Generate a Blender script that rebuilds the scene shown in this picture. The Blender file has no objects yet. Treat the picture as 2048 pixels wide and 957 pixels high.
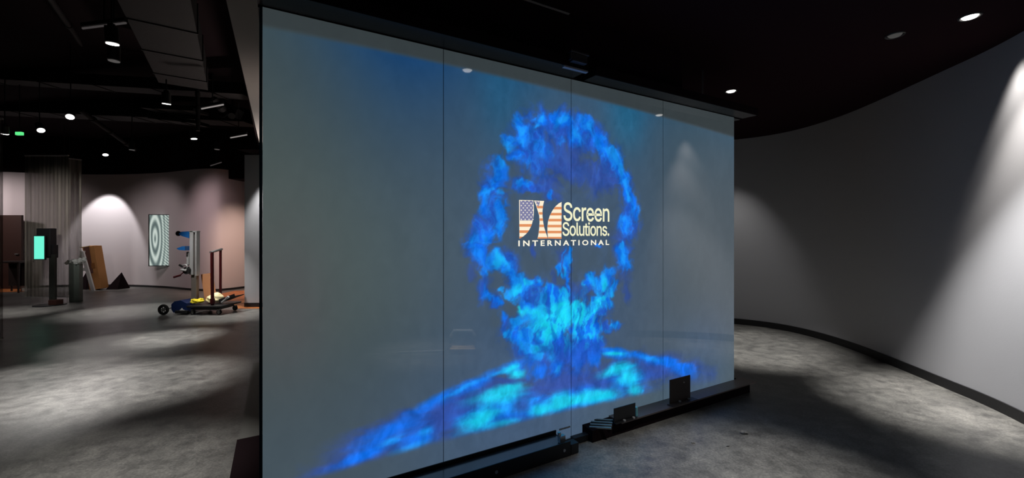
import bpy, bmesh, math, random
import numpy as np
from mathutils import Vector, Matrix
PI = math.pi
random.seed(7)
sc = bpy.context.scene
COL = sc.collection
# ------------------------------------------------------------------ survey helpers
F, CX, HY, EYE = 827.0, 1024.0, 472.0, 1.6      # focal length in px, centre column, horizon row, eye height
CEIL = 3.345

def fl(px, py, z=0.0):
    """world point at height z seen at photo pixel px,py"""
    d = F*(EYE-z)/(py-HY)
    return Vector(((px-CX)/F*d, d, z))

def atd(px, py, d):
    return Vector(((px-CX)/F*d, d, EYE-(py-HY)/F*d))

G = Vector((.869, .495, 0)).normalized()          # along the glass
Pn = Vector((-.495, .869, 0)).normalized()        # away from the viewer, behind the glass
P0 = Vector((.454, 3.24, 0))                      # middle joint of the glass on the floor

def gw(s, w, z=0.0):
    return P0 + G*s + Pn*w + Vector((0, 0, z))

# ------------------------------------------------------------------ materials
def lin(c):
    c = c/255.0
    return c/12.92 if c <= .04045 else ((c+.055)/1.055)**2.4

def rgb(r, g, b):
    return (lin(r), lin(g), lin(b), 1)

def mat(name, col, rough=.6, metal=0.0, ior=1.45, emit=None, estr=0.0, spec=None, bump=0, bscale=40):
    m = bpy.data.materials.new(name); m.use_nodes = True
    nt = m.node_tree; b = nt.nodes['Principled BSDF']
    b.inputs['Base Color'].default_value = col
    b.inputs['Roughness'].default_value = rough
    b.inputs['Metallic'].default_value = metal
    b.inputs['IOR'].default_value = ior
    if spec is not None: b.inputs['Specular IOR Level'].default_value = spec
    if emit:
        b.inputs['Emission Color'].default_value = emit
        b.inputs['Emission Strength'].default_value = estr
    # a little procedural unevenness everywhere
    tc = nt.nodes.new('ShaderNodeTexCoord'); n = nt.nodes.new('ShaderNodeTexNoise')
    n.inputs['Scale'].default_value = bscale; n.inputs['Detail'].default_value = 4
    nt.links.new(tc.outputs['Object'], n.inputs['Vector'])
    mr = nt.nodes.new('ShaderNodeMapRange')
    mr.inputs['To Min'].default_value = max(0, rough-.06); mr.inputs['To Max'].default_value = min(1, rough+.06)
    nt.links.new(n.outputs['Fac'], mr.inputs['Value']); nt.links.new(mr.outputs['Result'], b.inputs['Roughness'])
    if bump:
        bp = nt.nodes.new('ShaderNodeBump'); bp.inputs['Strength'].default_value = bump; bp.inputs['Distance'].default_value = .01
        nt.links.new(n.outputs['Fac'], bp.inputs['Height']); nt.links.new(bp.outputs['Normal'], b.inputs['Normal'])
    return m

def ramp(nt, pts):
    r = nt.nodes.new('ShaderNodeValToRGB'); e = r.color_ramp.elements
    while len(e) < len(pts): e.new(.5)
    for k, (p, c) in enumerate(pts):
        e[k].position = p; e[k].color = c
    return r

M = {}
def floor_mat():
    m = mat('polished_concrete', rgb(110, 108, 104), .4, ior=1.45)
    nt = m.node_tree; b = nt.nodes['Principled BSDF']; L = nt.links.new
    geo = nt.nodes.new('ShaderNodeNewGeometry')
    def noise(scale, detail=6, rough=.6, dist=0):
        n = nt.nodes.new('ShaderNodeTexNoise'); n.inputs['Scale'].default_value = scale
        n.inputs['Detail'].default_value = detail; n.inputs['Roughness'].default_value = rough
        n.inputs['Distortion'].default_value = dist
        L(geo.outputs['Position'], n.inputs['Vector']); return n
    a, c, d = noise(.9, 8, .65, .6), noise(7, 8, .7), noise(60, 4, .7)
    ra = ramp(nt, [(.3, rgb(86, 86, 84)), (.7, rgb(132, 131, 127))]); L(a.outputs['Fac'], ra.inputs[0])
    rc = ramp(nt, [(.34, (.55, .55, .56, 1)), (.52, (1, 1, 1, 1)), (.68, (1.35, 1.35, 1.32, 1))]); L(c.outputs['Fac'], rc.inputs[0])
    rd = ramp(nt, [(.36, (.7, .7, .7, 1)), (.64, (1.2, 1.2, 1.2, 1))]); L(d.outputs['Fac'], rd.inputs[0])
    def mul(x, y, f=1.0):
        n = nt.nodes.new('ShaderNodeMix'); n.data_type = 'RGBA'; n.blend_type = 'MULTIPLY'; n.inputs[0].default_value = f
        L(x, n.inputs[6]); L(y, n.inputs[7]); return n.outputs[2]
    col = mul(mul(ra.outputs[0], rc.outputs[0]), rd.outputs[0])
    # small pale scuffs and dark spots
    mp = nt.nodes.new('ShaderNodeMapping'); mp.inputs['Scale'].default_value = (3.2, .7, 1); mp.inputs['Rotation'].default_value = (0, 0, .9)
    L(geo.outputs['Position'], mp.inputs[0])
    s = nt.nodes.new('ShaderNodeTexNoise'); s.inputs['Scale'].default_value = 9; s.inputs['Detail'].default_value = 5; s.inputs['Roughness'].default_value = .75
    L(mp.outputs[0], s.inputs['Vector'])
    rs = ramp(nt, [(.66, (0, 0, 0, 1)), (.74, (1, 1, 1, 1))]); L(s.outputs['Fac'], rs.inputs[0])
    mx = nt.nodes.new('ShaderNodeMix'); mx.data_type = 'RGBA'
    mxf = nt.nodes.new('ShaderNodeMath'); mxf.operation = 'MULTIPLY'; mxf.inputs[1].default_value = .45
    L(rs.outputs[0], mxf.inputs[0]); L(mxf.outputs[0], mx.inputs[0]); L(col, mx.inputs[6]); mx.inputs[7].default_value = rgb(176, 174, 168)
    v = nt.nodes.new('ShaderNodeTexVoronoi'); v.inputs['Scale'].default_value = 2.3; L(geo.outputs['Position'], v.inputs['Vector'])
    rv = ramp(nt, [(.03, (1, 1, 1, 1)), (.055, (0, 0, 0, 1))]); L(v.outputs['Distance'], rv.inputs[0])
    m2 = nt.nodes.new('ShaderNodeMix'); m2.data_type = 'RGBA'; f2 = nt.nodes.new('ShaderNodeMath'); f2.operation = 'MULTIPLY'; f2.inputs[1].default_value = .5
    L(rv.outputs[0], f2.inputs[0]); L(f2.outputs[0], m2.inputs[0]); L(mx.outputs[2], m2.inputs[6]); m2.inputs[7].default_value = rgb(60, 59, 58)
    L(m2.outputs[2], b.inputs['Base Color'])
    mr = nt.nodes.new('ShaderNodeMapRange'); mr.inputs['From Min'].default_value = .3; mr.inputs['From Max'].default_value = .7
    mr.inputs['To Min'].default_value = .3; mr.inputs['To Max'].default_value = .46
    L(c.outputs['Fac'], mr.inputs['Value']); L(mr.outputs[0], b.inputs['Roughness'])
    bp = nt.nodes.new('ShaderNodeBump'); bp.inputs['Strength'].default_value = .12; bp.inputs['Distance'].default_value = .01
    L(c.outputs['Fac'], bp.inputs['Height']); L(bp.outputs['Normal'], b.inputs['Normal'])
    return m
M['floor'] = floor_mat()
M['wall'] = mat('grey_paint', rgb(180, 181, 186), .75, spec=.25, bump=.04, bscale=90)
M['pinkwall'] = mat('white_paint', rgb(214, 206, 208), .8, spec=.2, bump=.04, bscale=90)
M['soffit'] = mat('soffit_paint', rgb(170, 165, 162), .85, spec=.2)
M['black'] = mat('black_paint', rgb(30, 20, 23), .95, spec=.1)
M['ceil'] = mat('black_ceiling_paint', rgb(42, 24, 29), .95, spec=.1)
M['duct'] = mat('dark_duct_paint', rgb(32, 29, 30), .7, spec=.3)
M['base'] = mat('black_vinyl', rgb(34, 34, 36), .5)
M['darkmetal'] = mat('dark_brushed_metal', rgb(58, 56, 58), .34, metal=.85)
M['darkpaint'] = mat('satin_black_metal', rgb(30, 30, 32), .45)
M['fixture'] = mat('black_fixture', rgb(30, 28, 28), .5)
M['trimring'] = mat('fixture_ring', rgb(90, 88, 86), .4, metal=.6)
M['steel'] = mat('galvanised_steel', rgb(176, 178, 178), .35, metal=.8)
M['alu'] = mat('aluminium', rgb(190, 190, 190), .45, metal=.35)
M['blue'] = mat('blue_enamel', rgb(28, 92, 158), .4)
M['navy'] = mat('navy_enamel', rgb(22, 40, 82), .45)
M['white'] = mat('white_board', rgb(222, 222, 220), .6)
M['rubber'] = mat('black_rubber', rgb(26, 25, 25), .8)
M['hub'] = mat('grey_hub', rgb(130, 130, 128), .5, metal=.3)
M['maroon'] = mat('maroon_tube', rgb(62, 14, 18), .35)
M['card'] = mat('cardboard', rgb(196, 140, 84), .85)
M['cardside'] = mat('cardboard_brown', rgb(150, 98, 50), .85)
M['cardtop'] = mat('pale_cardboard', rgb(240, 205, 150), .85)  # brightened cardboard, light painted into the colour
M['tan'] = mat('tan_board', rgb(214, 150, 108), .8)
M['yellow'] = mat('yellow_webbing', rgb(228, 208, 40), .7)
M['cream'] = mat('cream_cloth', rgb(226, 214, 168), .9, bump=.4, bscale=30)
M['brown'] = mat('brown_wood', rgb(58, 36, 30), .6)
M['darkbrown'] = mat('dark_brown_wood', rgb(44, 32, 30), .6)
M['orange'] = mat('orange_wood_floor', rgb(196, 120, 62), .5)
M['lens'] = mat('lamp_lens', (1, 1, 1, 1), .4, emit=(1, .97, .93, 1), estr=6)
M['lensdim'] = mat('dim_lamp_lens', rgb(70, 66, 65), .3, emit=(1, .97, .93, 1), estr=.05)
M['green'] = mat('green_lamp', rgb(60, 160, 90), .4, emit=rgb(90, 220, 130), estr=1.2)
M['teal'] = mat('green_screen', rgb(20, 60, 50), .2, emit=rgb(112, 246, 214), estr=1.0)
M['clear'] = mat('clear_acrylic', rgb(120, 190, 200), .15)
M['film'] = mat('crumpled_film', rgb(206, 210, 208), .18, spec=.9)
M['wrap'] = mat('wrapped_panel', rgb(118, 128, 122), .25)
M['seal'] = mat('black_seal', rgb(12, 22, 30), .5)
M['edge'] = mat('glass_edge', rgb(14, 62, 78), .2)

def plank_mat():
    m = mat('timber_floor', rgb(196, 120, 62), .45)
    nt = m.node_tree; b = nt.nodes['Principled BSDF']
    g = nt.nodes.new('ShaderNodeNewGeometry'); br = nt.nodes.new('ShaderNodeTexBrick')
    br.inputs['Scale'].default_value = 3; br.inputs['Color1'].default_value = rgb(206, 130, 70); br.inputs['Color2'].default_value = rgb(176, 104, 56)
    br.inputs['Mortar'].default_value = rgb(90, 50, 30); br.inputs['Mortar Size'].default_value = .01
    nt.links.new(g.outputs['Position'], br.inputs['Vector']); nt.links.new(br.outputs['Color'], b.inputs['Base Color'])
    return m
M['plank'] = plank_mat()

def chain_mat():
    m = bpy.data.materials.new('chain_mesh'); m.use_nodes = True
    nt = m.node_tree; L = nt.links.new; b = nt.nodes['Principled BSDF']
    b.inputs['Metallic'].default_value = .55; b.inputs['Roughness'].default_value = .42
    uv = nt.nodes.new('ShaderNodeTexCoord')
    mp = nt.nodes.new('ShaderNodeMapping'); mp.inputs['Scale'].default_value = (9, 9, .35); L(uv.outputs['Object'], mp.inputs[0])
    n = nt.nodes.new('ShaderNodeTexNoise'); n.inputs['Scale'].default_value = 1.6; n.inputs['Detail'].default_value = 5; L(mp.outputs[0], n.inputs['Vector'])
    r = ramp(nt, [(.3, rgb(120, 115, 106)), (.7, rgb(176, 168, 156))]); L(n.outputs['Fac'], r.inputs[0]); L(r.outputs[0], b.inputs['Base Color'])
    mr = nt.nodes.new('ShaderNodeMapRange'); mr.inputs['From Min'].default_value = .3; mr.inputs['From Max'].default_value = .7
    mr.inputs['To Min'].default_value = .55; mr.inputs['To Max'].default_value = .85
    L(n.outputs['Fac'], mr.inputs['Value']); L(mr.outputs[0], b.inputs['Alpha'])
    return m
M['chain'] = chain_mat()

def art_mat():
    m = bpy.data.materials.new('swirling_pattern_display'); m.use_nodes = True
    nt = m.node_tree; L = nt.links.new; b = nt.nodes['Principled BSDF']
    tc = nt.nodes.new('ShaderNodeTexCoord')
    mp = nt.nodes.new('ShaderNodeMapping'); mp.inputs['Location'].default_value = (.7, 0, -.02); mp.inputs['Scale'].default_value = (5.0, 1, .95)
    L(tc.outputs['Object'], mp.inputs[0])
    w = nt.nodes.new('ShaderNodeTexWave'); w.wave_type = 'RINGS'; w.rings_direction = 'SPHERICAL'
    w.inputs['Scale'].default_value = .75; w.inputs['Distortion'].default_value = 5.5; w.inputs['Detail'].default_value = 2; w.inputs['Detail Scale'].default_value = .6
    L(mp.outputs[0], w.inputs['Vector'])
    w2 = nt.nodes.new('ShaderNodeTexWave'); w2.bands_direction = 'DIAGONAL'; w2.inputs['Scale'].default_value = 7; w2.inputs['Distortion'].default_value = 1.2
    L(tc.outputs['Object'], w2.inputs['Vector'])
    sep = nt.nodes.new('ShaderNodeSeparateXYZ'); L(tc.outputs['Object'], sep.inputs[0])
    mr = nt.nodes.new('ShaderNodeMapRange'); mr.inputs['From Min'].default_value = .0; mr.inputs['From Max'].default_value = .22; L(sep.outputs['X'], mr.inputs['Value'])
    mx = nt.nodes.new('ShaderNodeMix'); mx.data_type = 'RGBA'; L(mr.outputs[0], mx.inputs[0]); L(w.outputs['Color'], mx.inputs[6]); L(w2.outputs['Color'], mx.inputs[7])
    r = ramp(nt, [(.0, rgb(96, 112, 112)), (.35, rgb(136, 152, 147)), (.75, rgb(188, 204, 197)), (1, rgb(216, 228, 220))])
    L(mx.outputs[2], r.inputs[0]); L(r.outputs[0], b.inputs['Emission Color']); b.inputs['Emission Strength'].default_value = .8
    b.inputs['Base Color'].default_value = rgb(30, 30, 30); b.inputs['Roughness'].default_value = .3
    return m
M['art'] = art_mat()

# ------------------------------------------------------------------ mesh builder
class MB:
    def __init__(s): s.bm = bmesh.new()
    def box(s, c, d, rot=None, bev=0):
        r = bmesh.ops.create_cube(s.bm, size=1)
        vs = r['verts']
        for v in vs: v.co = Vector((v.co.x*d[0], v.co.y*d[1], v.co.z*d[2]))
        if bev:
            es = list({e for v in vs for e in v.link_edges})
            rb = bmesh.ops.bevel(s.bm, geom=es, offset=bev, segments=2, affect='EDGES', profile=.5)
            vs = list({v for f in rb['faces'] for v in f.verts} | {v for v in vs if v.is_valid})
        for v in vs:
            if rot is not None: v.co = rot @ v.co
            v.co += Vector(c)
        return s
    def prism(s, pts, z0, z1):
        """horizontal polygon pts (x,y) extruded z0..z1"""
        a = [s.bm.verts.new((p[0], p[1], z0)) for p in pts]; b = [s.bm.verts.new((p[0], p[1], z1)) for p in pts]
        n = len(pts); s.bm.faces.new(a[::-1]); s.bm.faces.new(b)
        for i in range(n): s.bm.faces.new((a[i], a[(i+1) % n], b[(i+1) % n], b[i]))
        return s
    def sweep(s, prof, p0, p1, side, up=Vector((0, 0, 1))):
        """2-D closed profile (u along side, v up) swept from p0 to p1"""
        a = [s.bm.verts.new(Vector(p0)+side*u+up*v) for u, v in prof]; b = [s.bm.verts.new(Vector(p1)+side*u+up*v) for u, v in prof]
        n = len(prof); s.bm.faces.new(a[::-1]); s.bm.faces.new(b)
        for i in range(n): s.bm.faces.new((a[i], a[(i+1) % n], b[(i+1) % n], b[i]))
        return s
    def tube(s, a, b, r, seg=16, r2=None):
        a, b = Vector(a), Vector(b); d = b-a
        q = d.to_track_quat('Z', 'Y').to_matrix().to_4x4()
        bmesh.ops.create_cone(s.bm, cap_ends=True, segments=seg, radius1=r, radius2=r if r2 is None else r2, depth=d.length,
                              matrix=Matrix.Translation((a+b)/2) @ q)
        return s
    def path(s, pts, r, seg=10):
        for i in range(len(pts)-1): s.tube(pts[i], pts[i+1], r, seg)
        for p in pts[1:-1]: bmesh.ops.create_icosphere(s.bm, subdivisions=2, radius=r, matrix=Matrix.Translation(Vector(p)))
        return s
    def torus(s, c, R, r, axis='Y', seg=28, sub=10):
        vs = []
        for i in range(seg):
            t = 2*PI*i/seg; row = []
            for j in range(sub):
                p = 2*PI*j/sub; rr = R+r*math.cos(p)
                x, y, z = rr*math.cos(t), r*math.sin(p), rr*math.sin(t)
                co = (x, y, z) if axis == 'Y' else ((y, x, z) if axis == 'X' else (x, z, y))
                row.append(s.bm.verts.new(Vector(co)+Vector(c)))
            vs.append(row)
        for i in range(seg):
            for j in range(sub):
                s.bm.faces.new((vs[i][j], vs[(i+1) % seg][j], vs[(i+1) % seg][(j+1) % sub], vs[i][(j+1) % sub]))
        return s
    def build(s, name, m, parent=None, smooth=False, loc=None):
        bmesh.ops.recalc_face_normals(s.bm, faces=s.bm.faces)
        me = bpy.data.meshes.new(name); s.bm.to_mesh(me); s.bm.free()
        me.materials.append(M[m] if isinstance(m, str) else m)
        if smooth:
            for p in me.polygons: p.use_smooth = True
        if smooth: me.set_sharp_from_angle(angle=math.radians(40))
        o = bpy.data.objects.new(name, me); COL.objects.link(o)
        if parent: o.parent = parent
        if loc is not None: o.location = loc
        return o

def tag(o, label=None, cat=None, group=None, kind=None):
    if label: o['label'] = label
    if cat: o['category'] = cat
    if group: o['group'] = group
    if kind: o['kind'] = kind
    return o

def thing(name, label, cat, loc=(0, 0, 0), rz=0, group=None):
    o = bpy.data.objects.new(name, None); COL.objects.link(o)
    o.empty_display_size = .1
    o.location = loc; o.rotation_euler = (0, 0, rz)
    return tag(o, label, cat, group)

def struct(o, label=None): return tag(o, label, kind='structure')

# ------------------------------------------------------------------ setting
f = MB(); f.prism([(-18, -5), (8, -5), (8, 17), (-18, 17)], -.12, 0)
struct(f.build('floor', 'floor'))

def smooth_path(pts, n=8):
    out = []
    P = [pts[0]] + list(pts) + [pts[-1]]
    for i in range(1, len(P)-2):
        a, b, c, d = P[i-1], P[i], P[i+1], P[i+2]
        for k in range(n):
            t = k/n
            out.append(.5*((2*b)+(c-a)*t+(2*a-5*b+4*c-d)*t*t+(-a+3*b-3*c+d)*t**3))
    out.append(pts[-1]); return out

def wall_strip(pts, z0, z1, th, side):
    """pts: list of Vectors in plan; th metres thick towards side (+1 left of travel)"""
    m = MB(); n = len(pts); out = []
    nor = []
    for i in range(n):
        d = (pts[min(i+1, n-1)]-pts[max(i-1, 0)]).normalized(); nor.append(Vector((-d.y, d.x, 0))*side)
    V = []
    for i in range(n):
        p, q = pts[i], pts[i]+nor[i]*th
        V.append([m.bm.verts.new((p.x, p.y, z0)), m.bm.verts.new((p.x, p.y, z1)), m.bm.verts.new((q.x, q.y, z1)), m.bm.verts.new((q.x, q.y, z0))])
    for i in range(n-1):
        for k in range(4): m.bm.faces.new((V[i][k], V[i][(k+1) % 4], V[i+1][(k+1) % 4], V[i+1][k]))
    m.bm.faces.new(V[0]); m.bm.faces.new(V[-1][::-1])
    return m
def vxy(v): return Vector((v[0], v[1], 0))

rpx = [(1467, 648), (1546, 657.5), (1612, 671), (1695, 696), (1795, 736), (1899, 780), (1961, 806), (2048, 848)]
rp = [vxy(fl(*p)) for p in rpx]
rp = [Vector((.2, 8.6, 0)), Vector((1.8, 8.35, 0)), Vector((3.05, 7.95, 0))] + rp + [Vector((4.02, 2.75, 0)), Vector((3.5, 2.0, 0)), Vector((2.9, 1.1, 0)), Vector((2.5, 0, 0)), Vector((2.45, -1.5, 0))]
# even the curve out
rs = smooth_path(rp, 10)
for _ in range(12):
    rs = [rs[0]] + [(rs[i-1]+rs[i]*2+rs[i+1])/4 for i in range(1, len(rs)-1)] + [rs[-1]]
struct(wall_strip(rs, 0, CEIL+.1, .12, 1).build('wall_right', 'wall', smooth=True))
struct(wall_strip(rs, 0, .1, .014, -1).build('baseboard_right', 'base', smooth=True))

zb = [(-150, 345), (-70, 344.5), (7, 344), (46, 345.5), (163, 349), (249, 349), (320, 346), (355, 342.5), (391, 338.5), (425, 337.5), (456, 340), (520, 350), (640, 372)]
bpth = []
for px, py in zb:
    z = F*1.94/(HY-py); bpth.append(Vector(((px-CX)/F*z, z, 0)))
bs = smooth_path(bpth, 8)
for _ in range(6):
    bs = [bs[0]] + [(bs[i-1]+bs[i]*2+bs[i+1])/4 for i in range(1, len(bs)-1)] + [bs[-1]]
struct(wall_strip(bs, 0, 3.54, .12, 1).build('wall_back', 'pinkwall', smooth=True))
struct(wall_strip(bs, 0, .06, .012, -1).build('baseboard_back', 'base', smooth=True))
struct(wall_strip(bs, 3.54, 4.7, .14, 1).build('wall_upper', 'black', smooth=True))
# outer shell: walls of the dark hall outside the view
sh = MB(); sh.box((-17.9, 6, 2.35), (.2, 22, 4.7)); struct(sh.build('wall_left', 'black'))
sh = MB(); sh.box((-5, -4.9, 2.35), (26, .2, 4.7)); struct(sh.build('wall_rear', 'black'))
sh = MB(); sh.box((7.9, 6, 2.35), (.2, 22, 4.7)); struct(sh.build('wall_outer', 'black'))
# flat black ceiling over the right half; its left edge follows the soffit line
sL = -2.33
q0, q1 = gw(sL, -9), gw(sL, 0)
m = MB(); m.prism([q1.xy, q0.xy, (8, q0.y), (8, 17), gw(0, 12).xy, gw(0, 0).xy], CEIL, CEIL+.1)
struct(m.build('ceiling', 'ceil'))
# light grey soffit behind the glass wall
q2 = gw(sL, 0); e = Vector((-5.093, 8.39, 0)); e2 = gw(0, 7.15)
m = MB(); m.prism([q2.xy, e.xy, gw(0, (e-P0).dot(Pn)).xy, gw(0, 0).xy], CEIL-.004, CEIL+.1)
struct(m.build('ceiling_soffit', 'soffit'))
# black upstand between the low ceiling and the open deck
m = MB(); m.sweep([(0, CEIL+.1), (.08, CEIL+.1), (.08, 4.7), (0, 4.7)], gw(sL, -9), gw(sL, 7.3), G)
struct(m.build('wall_bulkhead', 'black'))
m = MB(); m.prism([(-18, -5), (8, -5), (8, 17), (-18, 17)], 4.7, 4.8); struct(m.build('ceiling_deck', 'black'))
# fascia over the glass
m = MB(); m.sweep([(.02, 2.905), (.12, 2.905), (.12, CEIL), (.02, CEIL)], gw(-2.085, 0), gw(1.35, 0), Pn)
struct(m.build('wall_fascia', 'ceil'))
# pier and its header
pz = 9.25; pl = (489-CX)/F*pz
m = MB(); m.box((pl+.6, pz+.25, 1.705), (1.2, .5, 3.41)); struct(m.build('wall_pier', 'wall'))
m = MB(); m.box((pl+.6, pz+.25, .05), (1.212, .512, .1)); struct(m.build('baseboard_pier', 'base'))
m = MB(); m.box((pl+1.0, pz-.1, 3.47), (1.6, .9, .11)); struct(m.build('trim_1', 'black'))
# black boxed duct end over the pink wall
bz = 11.3
m = MB(); m.box(((458+489)/2/F*bz-CX/F*bz+.25, bz+.3, 3.16+.55), (.95, .6, 1.1)); struct(m.build('wall_box', 'black'))
# timber floor patch
m = MB(); m.prism([fl(438, 589).xy, fl(470, 618).xy, fl(540, 618).xy, fl(560, 581).xy, fl(470, 582.5).xy], 0, .006)
struct(m.build('floor_timber', 'plank'))
m = MB(); m.prism([fl(-30, 586).xy, fl(48, 584).xy, fl(48, 577.5).xy, fl(-30, 577.5).xy], 0, .006)
struct(m.build('floor_timber_strip', 'plank'))
# slab edge left of the glass
m = MB(); m.prism([gw(-2.25, 0).xy, gw(-2.25, 3.45).xy, gw(.6, 3.45).xy, gw(.6, 0).xy], 0, .022)
struct(m.build('floor_slab', mat('pale_slab', rgb(120, 120, 116), .6)))
# door
dz = 12.42
d = MB(); x0, x1 = (-40-CX)/F*dz, (45-CX)/F*dz
d.box(((x0+x1)/2, dz, 1.11), (x1-x0, .06, 2.22), bev=.006); door = struct(d.build('door_1', 'brown'))
d = MB(); d.box((x1-.12, dz-.05, 1.05), (.1, .03, .03), bev=.005); d.build('door_handle', 'steel', door)

# ------------------------------------------------------------------ projected picture on the glass
def s_of(px):
    k = (px-CX)/F
    return (k*P0.y-P0.x)/(G.x-k*G.y)
def sh_of(px, py):
    s = s_of(px); d = P0.y+s*G.y
    return s, EYE-(py-HY)/F*d

def vnoise(x, y, seed):
    rng = np.random.RandomState(seed); T = rng.rand(256, 256)
    xi = np.floor(x).astype(int); yi = np.floor(y).astype(int); fx = x-xi; fy = y-yi
    fx = fx*fx*(3-2*fx); fy = fy*fy*(3-2*fy)
    a = T[xi % 256, yi % 256]; b = T[(xi+1) % 256, yi % 256]; c = T[xi % 256, (yi+1) % 256]; d_ = T[(xi+1) % 256, (yi+1) % 256]
    return (a*(1-fx)+b*fx)*(1-fy)+(c*(1-fx)+d_*fx)*fy
def fbm(x, y, sc_, seed, oct_=5, gain=.55):
    t = 0; a = 1; n = 0
    for k in range(oct_):
        t = t+a*vnoise(x*sc_*2**k+13.7*k+100, y*sc_*2**k+7.1*k+100, seed+k); n += a; a *= gain
    return t/n
def sstep(a, b, x):
    t = np.clip((x-a)/(b-a), 0, 1); return t*t*(3-2*t)

def A(x, y): return 880+x/3.189, 180+y/3.189, 1/3.189
def B(x, y): return 880+x/3.68, 460+y/3.68, 1/3.68
def C(x, y): return 600+x/2.2756, 660+y/2.2756, 1/2.2756
I_, U_, S_, K_, D_, N_, V_ = (46, 88, 190), (34, 116, 240), (44, 156, 250), (42, 206, 238), (74, 90, 106), (38, 76, 160), (58, 84, 162)
SPL = []
DISC = True
def add(fn, col, amp, rows):
    for r in rows:
        x, y, rx, ry = r[:4]; ang = r[4] if len(r) > 4 else 0; a = r[5] if len(r) > 5 else amp
        px, py, k = fn(x, y); SPL.append((px, py, rx*k, ry*k, ang, a, col, DISC))
# --- floor disc
add(C, V_, .95, [(350, 515, 330, 85, -27), (560, 440, 260, 90, -24), (850, 370, 300, 130, -20), (1150, 330, 340, 100, -14), (1400, 235, 250, 100, -8), (1680, 170, 210, 65, 10), (760, 300, 260, 40, -25), (250, 590, 230, 40, -22)])
add(C, U_, .85, [(400, 480, 190, 45, -27), (530, 500, 110, 60, -20), (300, 570, 170, 30, -22), (800, 245, 200, 28, -27), (620, 320, 130, 25, -27), (980, 165, 70, 36, -20), (930, 370, 200, 80, -15), (1250, 320, 250, 60, -14), (1480, 230, 110, 80), (1460, 115, 120, 26, 5), (1650, 145, 120, 26, 12), (1750, 185, 70, 35, 15)])
add(C, U_, .9, [(1420, 95, 90, 16, 2), (1540, 115, 100, 18, 8), (1660, 145, 90, 20, 14)])
add(C, S_, .8, [(500, 540, 90, 22, -20), (430, 500, 60, 20, -25), (560, 470, 50, 22, -20), (740, 270, 110, 12, -27), (900, 200, 60, 12, -24), (1450, 110, 80, 18, 4), (1600, 130, 60, 14, 12), (1000, 340, 120, 50, -10), (1300, 330, 160, 40, -14)])
add(C, K_, .95, [(900, 300, 130, 42, -12), (820, 410, 110, 48, -25), (960, 270, 90, 26, -8), (930, 430, 80, 26, -15), (1110, 370, 70, 40, -14), (1180, 330, 60, 50, -10), (1260, 320, 110, 34, -16), (1380, 300, 110, 40, -16), (1490, 210, 62, 60), (1430, 185, 80, 28, -20), (1520, 270, 40, 40), (960, 175, 55, 20, -25), (990, 200, 40, 22), (1430, 110, 60, 10)])
add(C, V_, .85, [(1180, 205, 130, 62, -5), (925, 228, 62, 15, 10), (1130, 262, 120, 22, -6), (800, 290, 60, 16, -25, .6), (1010, 345, 46, 34, -30, .75), (630, 420, 40, 95, 5, .7), (1390, 250, 62, 24, 0, .8), (1610, 200, 60, 48, 0, .6), (700, 370, 60, 30, -30, .6), (1060, 300, 60, 12, -10, .6), (780, 350, 60, 14, -25, .5)])
DISC = False
# --- stem
add(C, I_, .9, [(1060, 80, 60, 90), (1180, 120, 120, 90), (1300, 100, 80, 100)])
add(C, U_, .85, [(1060, 90, 45, 80), (1150, 50, 80, 55), (1320, 60, 50, 60), (1165, 170, 36, 36), (1340, 130, 34, 36), (1085, 190, 45, 36), (1260, 140, 30, 60, 0, .5)])
add(C, S_, .8, [(1130, 20, 60, 42), (1075, 90, 22, 60), (1145, 125, 22, 30), (1300, 20, 34, 40), (1170, 180, 18, 14)])
# --- ring, dim mass
add(A, I_, .93, [(740, 230, 170, 125), (560, 300, 105, 130), (900, 290, 110, 130), (640, 430, 160, 140), (500, 600, 110, 55), (1000, 330, 80, 100), (1090, 470, 80, 110), (1185, 620, 55, 110), (1200, 820, 75, 150), (330, 620, 80, 130), (330, 800, 90, 150), (270, 900, 90, 90), (600, 620, 120, 40)])
add(A, V_, .8, [(800, 430, 150, 140), (700, 610, 90, 65), (1010, 600, 130, 70), (880, 520, 160, 80), (1060, 560, 60, 90), (720, 700, 60, 40)])
add(B, I_, .9, [(290, 110, 115, 120), (290, 200, 85, 100), (520, 250, 62, 110, -15), (350, 450, 78, 100), (420, 555, 60, 40), (1350, 180, 70, 120), (860, 500, 200, 65), (700, 410, 40, 50), (1170, 600, 90, 110), (1235, 720, 85, 45), (1160, 130, 25, 25, 0, .7), (560, 720, 105, 105), (740, 860, 190, 120), (1050, 850, 170, 130), (620, 450, 120, 100), (1150, 440, 120, 80, -20)])
add(B, V_, .55, [(240, 320, 50, 60), (1370, 330, 55, 90), (1385, 480, 36, 60, 0, .7), (925, 240, 46, 120, 0, .7), (935, 400, 20, 120), (700, 170, 20, 50, 0, .7), (830, 370, 20, 60), (980, 440, 60, 60), (1060, 440, 60, 40), (1270, 60, 40, 80, 0, .5), (1330, 60, 60, 70, 0, .6)])
add(A, U_, .85, [(740, 165, 36, 50), (650, 200, 55, 42), (505, 230, 36, 62), (520, 300, 45, 60), (440, 350, 50, 46), (490, 430, 46, 36), (390, 495, 46, 52), (360, 590, 40, 48), (290, 670, 52, 56), (280, 760, 42, 60), (390, 780, 32, 90), (380, 880, 46, 80), (810, 210, 55, 42), (870, 290, 45, 60), (945, 225, 36, 56), (1010, 320, 42, 50), (1060, 380, 56, 55), (1130, 450, 46, 58), (1170, 550, 36, 60), (1190, 650, 30, 60), (1230, 720, 30, 56), (1255, 790, 30, 40), (1180, 850, 42, 60), (540, 590, 56, 24, -15), (715, 690, 18, 40), (790, 330, 34, 28, 0, .5), (640, 370, 50, 50, 0, .5), (700, 400, 40, 40, 0, .4), (560, 460, 50, 30, -30, .5)])
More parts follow.
